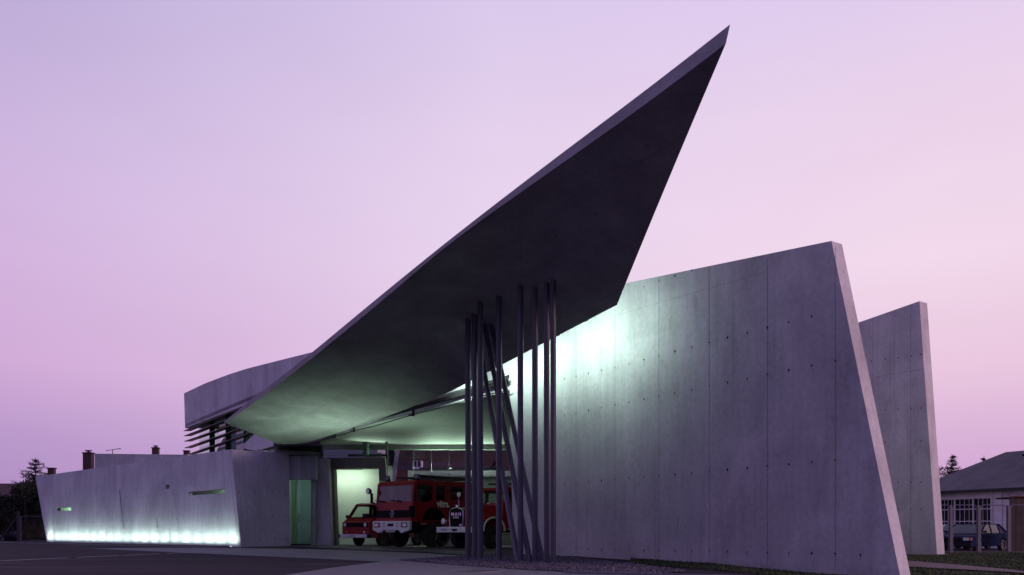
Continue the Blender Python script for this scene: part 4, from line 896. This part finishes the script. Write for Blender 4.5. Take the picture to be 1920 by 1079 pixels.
BLUEP = simple('dark_blue_paint', (.006, .014, .05), .5, spec=.05, coat=.03); PALEP = simple('pale_car_paint', (.35, .33, .38), .3, coat=.6); GREYP = simple('grey_car_paint', (.05, .05, .06), .3, coat=.6)
for m_ in (BLUEP, GREYP): m_.node_tree.nodes['Principled BSDF'].inputs['IOR'].default_value = 1.18
car(P(1822, 1030, 38.2).xy.to_3d(), 52, BLUEP, 'dark blue hatchback parked behind the wire mesh fence beside the white shed', -.2)
car(P(1804, 1030, 41.6).xy.to_3d(), 50, PALEP, 'pale saloon car mostly hidden behind the dark blue hatchback', -.2)
car(P(90, 1015, 66).xy.to_3d()+V((0,0,0)), 200, GREYP, 'dark grey car half hidden behind the far left end of the long concrete wall', 0)

# ------------------------------------------------------------------ fences
WIRE = simple('fence_wire', (.07, .068, .08), .7, metal=.2)
def fence_panel(a, c, h, label, group, gap=.09):
    a, c = V(a), V(c); t = empty('mesh_fence', a, 0, label=label, category='fence', group=group); d = (c-a); L_ = d.length; u = d.normalized(); r = .12
    def pt(s, z): return u*s+V((0, 0, z))
    pts = [pt(.08, .05), pt(.08, h-r), pt(.08+r*.3, h-r*.3), pt(.08+r, h), pt(L_-.08-r, h), pt(L_-.08-r*.3, h-r*.3), pt(L_-.08, h-r), pt(L_-.08, .05)]
    b = MB(); b.path(pts+pts[:1], .020, 8); b.build('panel_frame', GALV, t)
    b = MB(); s = .08+gap
    while s < L_-.1: b.tube(pt(s, .05), pt(s, h-.02), .0028, 3, cap=False); s += gap*.7
    for z in (.35, .9, 1.4, h-.25): b.tube(pt(.1, z), pt(L_-.1, z), .0028, 3, cap=False)
    b.build('wire_mesh', WIRE, t)
    b = MB(); b.box((0, 0, h/2-.05), (.09, .09, h+.1), math.atan2(u.y, u.x)); b.build('post', GALV, t)
    return t
fxs = [1725, 1782.5, 1834.8, 1891, 1950]
nm = ['leftmost wire mesh fence panel beside the second tall wall', 'wire mesh fence panel in front of the nose of the dark blue car', 'wire mesh fence panel in front of the doors of the dark blue car', 'wire mesh fence panel at the right edge before the dark shelter']
for k in range(4):
    a, c = XY(fxs[k], 36.3), XY(fxs[k+1], 36.3); a.z = c.z = -.22; fence_panel(a, c, 2.05, nm[k], 'wire mesh fence panels beside the lawn')
a, c = XY(38, 60), XY(120, 60); fence_panel(a, c, 1.75, 'wire mesh gate panel at the far left beside the long wall', 'far left fence')
tp_ = empty('fence_post', XY(34, 59.5), label='dark timber fence post with a slanting brace at the far left', category='post')
b = MB(); b.box((0, 0, 1.05), (.14, .14, 2.1)); b.bar(V((0, 0, 1.85)), V((-1.15, -.2, .05)), .09, .09); b.build('post', simple('old_timber', (.05, .045, .05), .9), tp_)

# ------------------------------------------------------------------ white shed on the right
SH = empty('shed', XY(1840, 48), label='long white workshop shed with a grey hipped roof behind the fence', category='shed'); SO = XY(1840, 48)
def sh(b, name, m, parent=SH, **k): b.v = [v-SO for v in b.v]; return b.build(name, m, parent, **k)
s0, s1 = XY(1712, 51.8), XY(2060, 42.2); su = (s1-s0).normalized(); sn = V((su.y, -su.x, 0)); sn = sn if sn.y < 0 else -sn
def WS(px, py): return hit(px, py, s0, sn)
bz = -.25; ez = 3.05
winp = [[WS(1763, 985), WS(1763, 937.5), WS(1859, 933.8), WS(1859.3, 983.8)]]
b = MB(); b.prism([V((*s0.xy, bz)), V((*s1.xy, bz)), V((*s1.xy, ez)), V((*s0.xy, ez))], -sn*.2, 0, winp)
e0 = -sn*11; b.prism([V((*s0.xy, bz)), V((*(s0+e0).xy, bz)), V((*(s0+e0).xy, ez)), V((*s0.xy, ez))], su*.2)
sh(b, 'wall', simple('white_boards', (.78, .76, .78), .7, var=.18, vs=1.2))
rid0, rid1 = P(1886, 848, 52.5), P(1886, 848, 52.5)+su*9
ov = sn*.45
q0, q1 = V((*(s0+ov-su*.4).xy, ez)), V((*(s1+ov).xy, ez)); back0, back1 = V((*(s0+e0-su*.4).xy, ez)), V((*(s1+e0).xy, ez))
b = MB()
b.add([q0, q1, rid1, rid0, back0, back1], [(0,1,2,3), (0,3,4), (4,3,2,5)]); b.add([v-V((0,0,.14)) for v in (q0, q1, back1, back0)]+[q0, q1, back1, back0], [(0,1,5,4), (0,4,7,3), (0,3,2,1)])
def roofpt(s, t_): return (q0.lerp(q1, s)).lerp(rid0.lerp(rid1, s), t_)
SHR = sh(b, 'roof', concrete('felt_roof', (.085, .075, .088), streak=(.4, 4, 4), amt=.25, blot=.3))
nr = (q1-q0).cross(rid0-q0).normalized(); nr = nr if nr.z > 0 else -nr
b = MB()
for k in range(11):
    a = q0.lerp(q1, .04+k*.09)+nr*.012; c = a+((rid0-q0)-(rid0-q0).dot(su)*su)*.96
    lim = (c-rid0).dot(su)
    if lim < 0:
        fct = ((a-q0).dot(su))/((rid0-q0).dot(su)); c = a.lerp(c, max(0, min(1, fct)))
    s = su*.02; b.poly([a-s, a+s, c+s, c-s])
sh(b, 'roof_seam', JOINT)
skc = P(1917, 856, 49.0); b = MB(); sv = ((rid0-q0)-(rid0-q0).dot(su)*su).normalized()
b.prism([skc+nr*.0, skc+su*2, skc+su*2+sv*1.6, skc+sv*1.6], nr*.14); sh(b, 'skylight_frame', STEELD)
b = MB(); b.prism([skc+nr*.15+su*.1+sv*.1, skc+nr*.15+su*1.9+sv*.1, skc+nr*.15+su*1.9+sv*1.5, skc+nr*.15+su*.1+sv*1.5], nr*.01); sh(b, 'skylight', LENS)
b = MB(); w0, w1 = WS(1763, 984)-sn*.12, WS(1859, 984)-sn*.12; zt0 = winp[0][1].z; zb0 = winp[0][0].z
b.poly([V((*w0.xy, zb0)), V((*w1.xy, zb0)), V((*w1.xy, zt0)), V((*w0.xy, zt0))]); WN_ = sh(b, 'window', simple('dark_window', (.008, .008, .012), .12, spec=.25))
b = MB(); fw = simple('window_paint', (.72, .70, .72), .5)
for px in (1763.5, 1790, 1824.6, 1858.5): p = WS(px, 960)-sn*.02; b.bar(V((*p.xy, zb0)), V((*p.xy, zt0)), .07, .08, up=sn)
for px0, px1 in ((1763, 1790), (1790, 1824.6), (1824.6, 1858.5)):
    for k in (1, 2, 3): p = WS(px0+(px1-px0)*k/4, 960)-sn*.06; b.bar(V((*p.xy, zb0)), V((*p.xy, zt0)), .022, .03, up=sn)
for fz in (.0, .14, .60, 1): a, c = w0+sn*.07, w1+sn*.07; z = zb0+(zt0-zb0)*fz; b.bar(V((*a.xy, z)), V((*c.xy, z)), .04, .05)
sh(b, 'window_frame', fw, WN_)
b = MB()
for px in (1862, 1880, 1893): p = WS(px, 960)+sn*.01; b.bar(V((*p.xy, bz)), V((*p.xy, ez-.1)), .012, .03, up=sn)
p = WS(1893, 918); sh(b, 'wall_batten', simple('grey_batten', (.3, .28, .32), .7))
b = MB(); a, c = q0-V((0,0,.08))+ov*.1, q1-V((0,0,.08))+ov*.1; b.bar(a, c, .12, .12); sh(b, 'gutter', STEELD)
# dark shelter at the right edge
DS = empty('shelter', XY(1900, 38.5), label='dark brown timber shelter with a flat roof at the right edge of the photo', category='shelter'); so_ = XY(1900, 38.5)
b = MB(); p = XY(1894, 38.5)-so_; 
for k in range(12): b.box(p+V((.12+k*.25, 0, .98)), (.235, .05+.01*(k % 2), 2.4))
b.build('boarding', simple('brown_boards', (.045, .028, .025), .85, var=.4, vs=3), DS)
b = MB(); b.box(p+V((1.6, .45, 2.22)), (3.5, .9, .07)); b.box(p+V((2.2, .3, 2.30)), (3.6, .8, .05), mi=1); b.build('flat_roof', [BLK, simple('orange_lit_edge', (.3, .1, .05), .8)], DS)  # orange light along the roof edge is painted into its colour

# ------------------------------------------------------------------ houses beyond
RTILE = simple('red_roof_tiles', (.10, .026, .024), .85, var=.35, vs=2.5, bump=.6, bs=8)
def tiles(name, c):
    m, nt, b_ = newmat(name); b_.inputs['Roughness'].default_value = .85; tc = N(nt, 'ShaderNodeTexCoord'); w_ = N(nt, 'ShaderNodeTexWave'); w_.bands_direction = 'Z'; w_.inputs['Scale'].default_value = 2.2; w_.inputs['Distortion'].default_value = .6
    nt.links.new(tc.outputs['Object'], w_.inputs[0]); r = ramp(nt, [(.2, (*[x*.6 for x in c], 1)), (.7, (*[x*1.2 for x in c], 1))], w_.outputs[0]); nt.links.new(r.outputs[0], b_.inputs['Base Color']); return m
RT = tiles('roof_tiles', (.045, .014, .017)); RG = tiles('slate_roof', (.06, .07, .105))
def house(name, x0, x1, y0, y1, ze, zr_, label, roofm, wallm, gable=False):
    o = V(((x0+x1)/2, (y0+y1)/2, 0)); t = empty(name, o, label=label, category='house'); ym = (y0+y1)/2
    b = MB(); b.prism([V((x0, y0, 0))-o, V((x0, y1, 0))-o, V((x0, y1, ze))-o, V((x0, ym, zr_-.1))-o, V((x0, y0, ze))-o], (x1-x0, 0, 0)); b.build('wall', wallm, t)
    b = MB()
    for ya, yb in ((y0-.5, ym), (y1+.5, ym)):
        sl2 = (zr_-ze)/(ym-y0); za = zr_-sl2*abs(ym-ya); b.prism([V((x0-.4, ya, za))-o, V((x1+.4, ya, za))-o, V((x1+.4, ym, zr_))-o, V((x0-.4, ym, zr_))-o], (0, 0, .14))
    rf = b.build('roof', roofm, t); return t, rf, o
WALLH = simple('house_render', (.25, .22, .24), .9, var=.1)
# left: house whose ridge shows at the left edge, and the chimney house behind the wing
t, rf, o = house('house', -58, -40, 72, 82, 3.0, 4.85, 'low house with a dark tiled roof at the far left edge behind the trees', RT, WALLH)
t, rf, o = house('house', -48, -27, 84, 94, 3.6, 6.2, 'house hidden behind the long concrete wall with only its chimneys showing', RT, WALLH)
def chimney(px, pw, pyt, d, rf, o, n=0, cap=True, ant=False):
    p0, p1 = P(px-pw/2, pyt, d), P(px+pw/2, pyt, d); cx = (p0.x+p1.x)/2; w_ = p1.x-p0.x; zt = p0.z
    b = MB(); b.box(V((cx, d, zt/2+2.2))-o, (w_, w_*.8, zt-4.4)); b.box(V((cx, d, zt-.06))-o, (w_+.14, w_*.8+.14, .12))
    b.build('chimney', BRICK, rf)
    if cap:
        b = MB(); b.box(V((cx, d, zt+.22))-o, (w_*.7, w_*.5, .06)); 
        for s in (-1, 1): b.box(V((cx+s*w_*.28, d, zt+.1))-o, (.06, .06, .24)); b.box(V((cx, d, zt+.1))-o, (.2, .2, .2))
        b.build('chimney_cap', STEELD, rf)
chimney(97, 11, 877.5, 89, rf, o, cap=False); chimney(166, 15.5, 849, 89, rf, o)
t, rf, o = house('house', -32, -20, 104, 114, 5, 9.2, 'farther house showing only chimneys and an aerial over the low roof parapet', RT, WALLH)
chimney(292, 11, 839.5, 109, rf, o); 
chimney(350, 9.5, 845, 109, rf, o, cap=False)
pa = P(211, 851, 100)
an = empty('tv_aerial', (pa.x, pa.y, 0), label='thin rooftop television aerial left of the small chimneys', category='aerial')
b = MB(); zt = P(211, 843.5, 100).z; b.tube((0,0,0), (0,0,zt), .05, 6); b.bar(V((-.75, 0, zt-.12)), V((.95, 0, zt+.15)), .05, .05)
for k in range(8): x = -.6+k*.2; b.bar(V((x, -.3, zt-.10+.02*k)), V((x+.1, .3, zt-.02+.02*k)), .03, .03)
b.build('antenna', STEELD, an)
# slatted grey-blue roofed house and red-roofed house seen through the garage
t, rf, o = house('house', -20.5, -9.6, 58, 70, 4.4, 9.0, 'grey-blue slatted house seen through the clerestory glass above the portal', RG, WALLH)
b = MB(); 
sk = P(716, 852, 58.6)-o; b.box(sk+V((0, .3, .35)), (.7, .1, .45)); b.build('roof_window', WHT, rf)
t, rf, o = house('house', -8.3, 16, 62, 76, 3.6, 11.0, 'steep red-tiled house with a white dormer seen through the back of the garage', RT, WALLH)
b = MB(); x = -8.7; s_ = (11-3.6)/7
a, c = V((x, 61.4, 3.6-.6*s_+.12))-o, V((x, 69, 11.1))-o
b.bar(a, c, .3, .3); 
b.build('bargeboard', simple('bargeboard_paint', (.16, .15, .2), .7), t)
dz = P(785, 879.5, 63).z; dx = P(785, 879, 64).x
b = MB(); dy = 63.0; b.prism([V((dx-.36, dy, dz))-o, V((dx+.36, dy, dz))-o, V((dx+.32, dy, dz+.62))-o, V((dx-.32, dy, dz+.62))-o], (0, 1.6, 0)); 
DM = b.build('dormer', simple('dormer_paint', (.45, .42, .6), .6), t)
b = MB(); 
for s in (-1, 1): b.box(V((dx+s*.15, dy-.01, dz+.36))-o, (.20, .02, .44))
b.build('dormer_pane', BLK, DM)
b = MB(); b.prism([V((dx-.45, dy-.12, dz+.64))-o, V((dx+.45, dy-.12, dz+.64))-o, V((dx+.45, dy+3.2, dz+2.2))-o, V((dx-.45, dy+3.2, dz+2.2))-o], (0, 0, .08)); b.build('dormer_roof', RT, DM)
gx0 = P(912, 893, 60).x; gx1 = P(944, 893, 60).x; gz1 = P(925, 868, 60).z
AX = empty('garden_shed', XY(925, 60), label='small light clapboard gable seen between the columns in front of the red roof', category='shed'); ao = XY(925, 60)
b = MB(); mx_ = (gx0+gx1)/2; b.prism([V((gx0, 60, 0))-ao, V((gx1, 60, 0))-ao, V((gx1, 60, gz1-.9))-ao, V((mx_, 60, gz1))-ao, V((gx0, 60, gz1-.9))-ao], (0, 1.2, 0)); b.build('wall', simple('clapboard', (.32, .29, .38), .8), AX)
b = MB()
for k in range(9): b.box(V((mx_, 59.99, gz1-.35-k*.2))-ao, ((gx1-gx0)*min(1, .35+k*.16)-.1, .02, .02))
b.build('board_line', STEELD, AX)
b = MB()
for s in (-1, 1): b.bar(V((mx_, 60.2, gz1+.08))-ao, V((mx_+s*(mx_-gx0+.3), 60.2, gz1-1.15))-ao, 1.9, .09, up=(0, 0, 1))
b.build('roof', RT, AX)

# ------------------------------------------------------------------ trees
def conifer(px, py, d, r0, label, z0=0, n=20, name='conifer_tree', group=None):
    p = P(px, py, d); h = p.z-z0; t = empty(name, (p.x, d, z0), label=label, category='tree')
    if group: t['group'] = group
    b = MB(); b.tube((0,0,0), (0,0,h), .16, 8, r2=.015); 
    br = []
    for k in range(n):
        f = (k+.5)/n; z = h*(.08+.9*f); rr = r0*(1-f)**.8+.12
        for q in range(7 if f < .8 else 5):
            a = random.uniform(0, 6.28); L_ = rr*random.uniform(.65, 1.15); e = V((math.cos(a)*L_, math.sin(a)*L_, L_*random.uniform(-.1, .35))); b.tube((0,0,z), V((0,0,z))+e, .03, 4, r2=.006, cap=False); br.append((V((0,0,z)), e))
    b.build('trunk', BARK, t)
    b = MB()
    for o_, e in br:
        m_ = int(26+e.length*46)
        for _ in range(m_):
            f = random.uniform(.12, 1.05); c = o_+e*f+V((random.gauss(0, .05), random.gauss(0, .05), random.gauss(-.03, .05)))
            d_ = V((random.gauss(0, 1), random.gauss(0, 1), random.gauss(.2, .5))).normalized()*random.uniform(.07, .17); s = d_.orthogonal().normalized()*.02
            b.add([c-s, c+s, c+d_+s*.4, c+d_-s*.4], [(0,1,2,3)])
    b.build('crown', NEED, t); return t
def broad(px, py, d, rad, label, z0=0, name='bushy_tree', dens=5200, low=.05, leaf=.13):
    p = P(px, py, d); h = p.z-z0; t = empty(name, (p.x, d, z0), label=label, category='tree')
    b = MB(); b.tube((0,0,0), (0,0,h*.6), .14, 8, r2=.06); cl = []
    for k in range(22):
        a = random.uniform(0, 6.28); rr = rad*math.sqrt(random.random()); z = h*random.uniform(low, .88); rr *= 1-.55*max(0, z/h-.5)*2; c = V((math.cos(a)*rr, math.sin(a)*rr, z)); cl.append((c, random.uniform(.28, .5)*min(rad, h*.4))); b.tube((0, 0, z*.4), c, .04, 5, r2=.012, cap=False)
    cl.append((V((0, 0, h*.86)), h*.13)); b.build('trunk', BARK, t)
    b = MB()
    for _ in range(dens):
        c, r_ = random.choice(cl); v = V((random.gauss(0, 1), random.gauss(0, 1), random.gauss(0, 1))).normalized()*r_*random.uniform(.3, 1.15)**.6
        q = c+v; q.z = max(q.z, .05); d1 = V((random.gauss(0, 1), random.gauss(0, 1), random.gauss(0, 1))).normalized(); d2 = d1.orthogonal().normalized(); L_ = random.uniform(.5, 1)*leaf
        b.add([q-d1*L_, q+d2*L_*.45, q+d1*L_, q-d2*L_*.45], [(0,1,2,3)])
    b.build('crown', LEAF, t); return t
conifer(67, 858, 64, 3.0, 'spiky dark conifer rising above the left end of the long wall')
broad(48, 903, 62, 1.7, 'dark bushy tree right beside the left end of the long wall', dens=9000)
broad(14, 928, 63, 1.6, 'dark bushy tree at the left edge of the photo', dens=9000)
broad(-25, 925, 62, 1.6, 'dark bushy tree only just reaching the left edge', dens=3000)
broad(70, 925, 66, 1.6, 'low dark shrub mass below the conifer beside the wall', dens=7000)
conifer(1785, 851, 62, 1.9, 'dark spiky conifer behind the left end of the white shed roof', z0=-.2, n=22)
broad(1768, 872, 63, 1.3, 'dark bushy tree between the second tall wall and the shed roof', dens=9000)
broad(1799, 880, 64, .9, 'small dark bush showing right of the conifer behind the shed roof', dens=6000)
conifer(1845, 854, 70, .7, 'tiny conifer tip poking over the slope of the shed roof', z0=-.2, n=16)
conifer(1830, 868, 72, .6, 'lowest conifer tip just showing over the slope of the shed roof', z0=-.2, n=14)
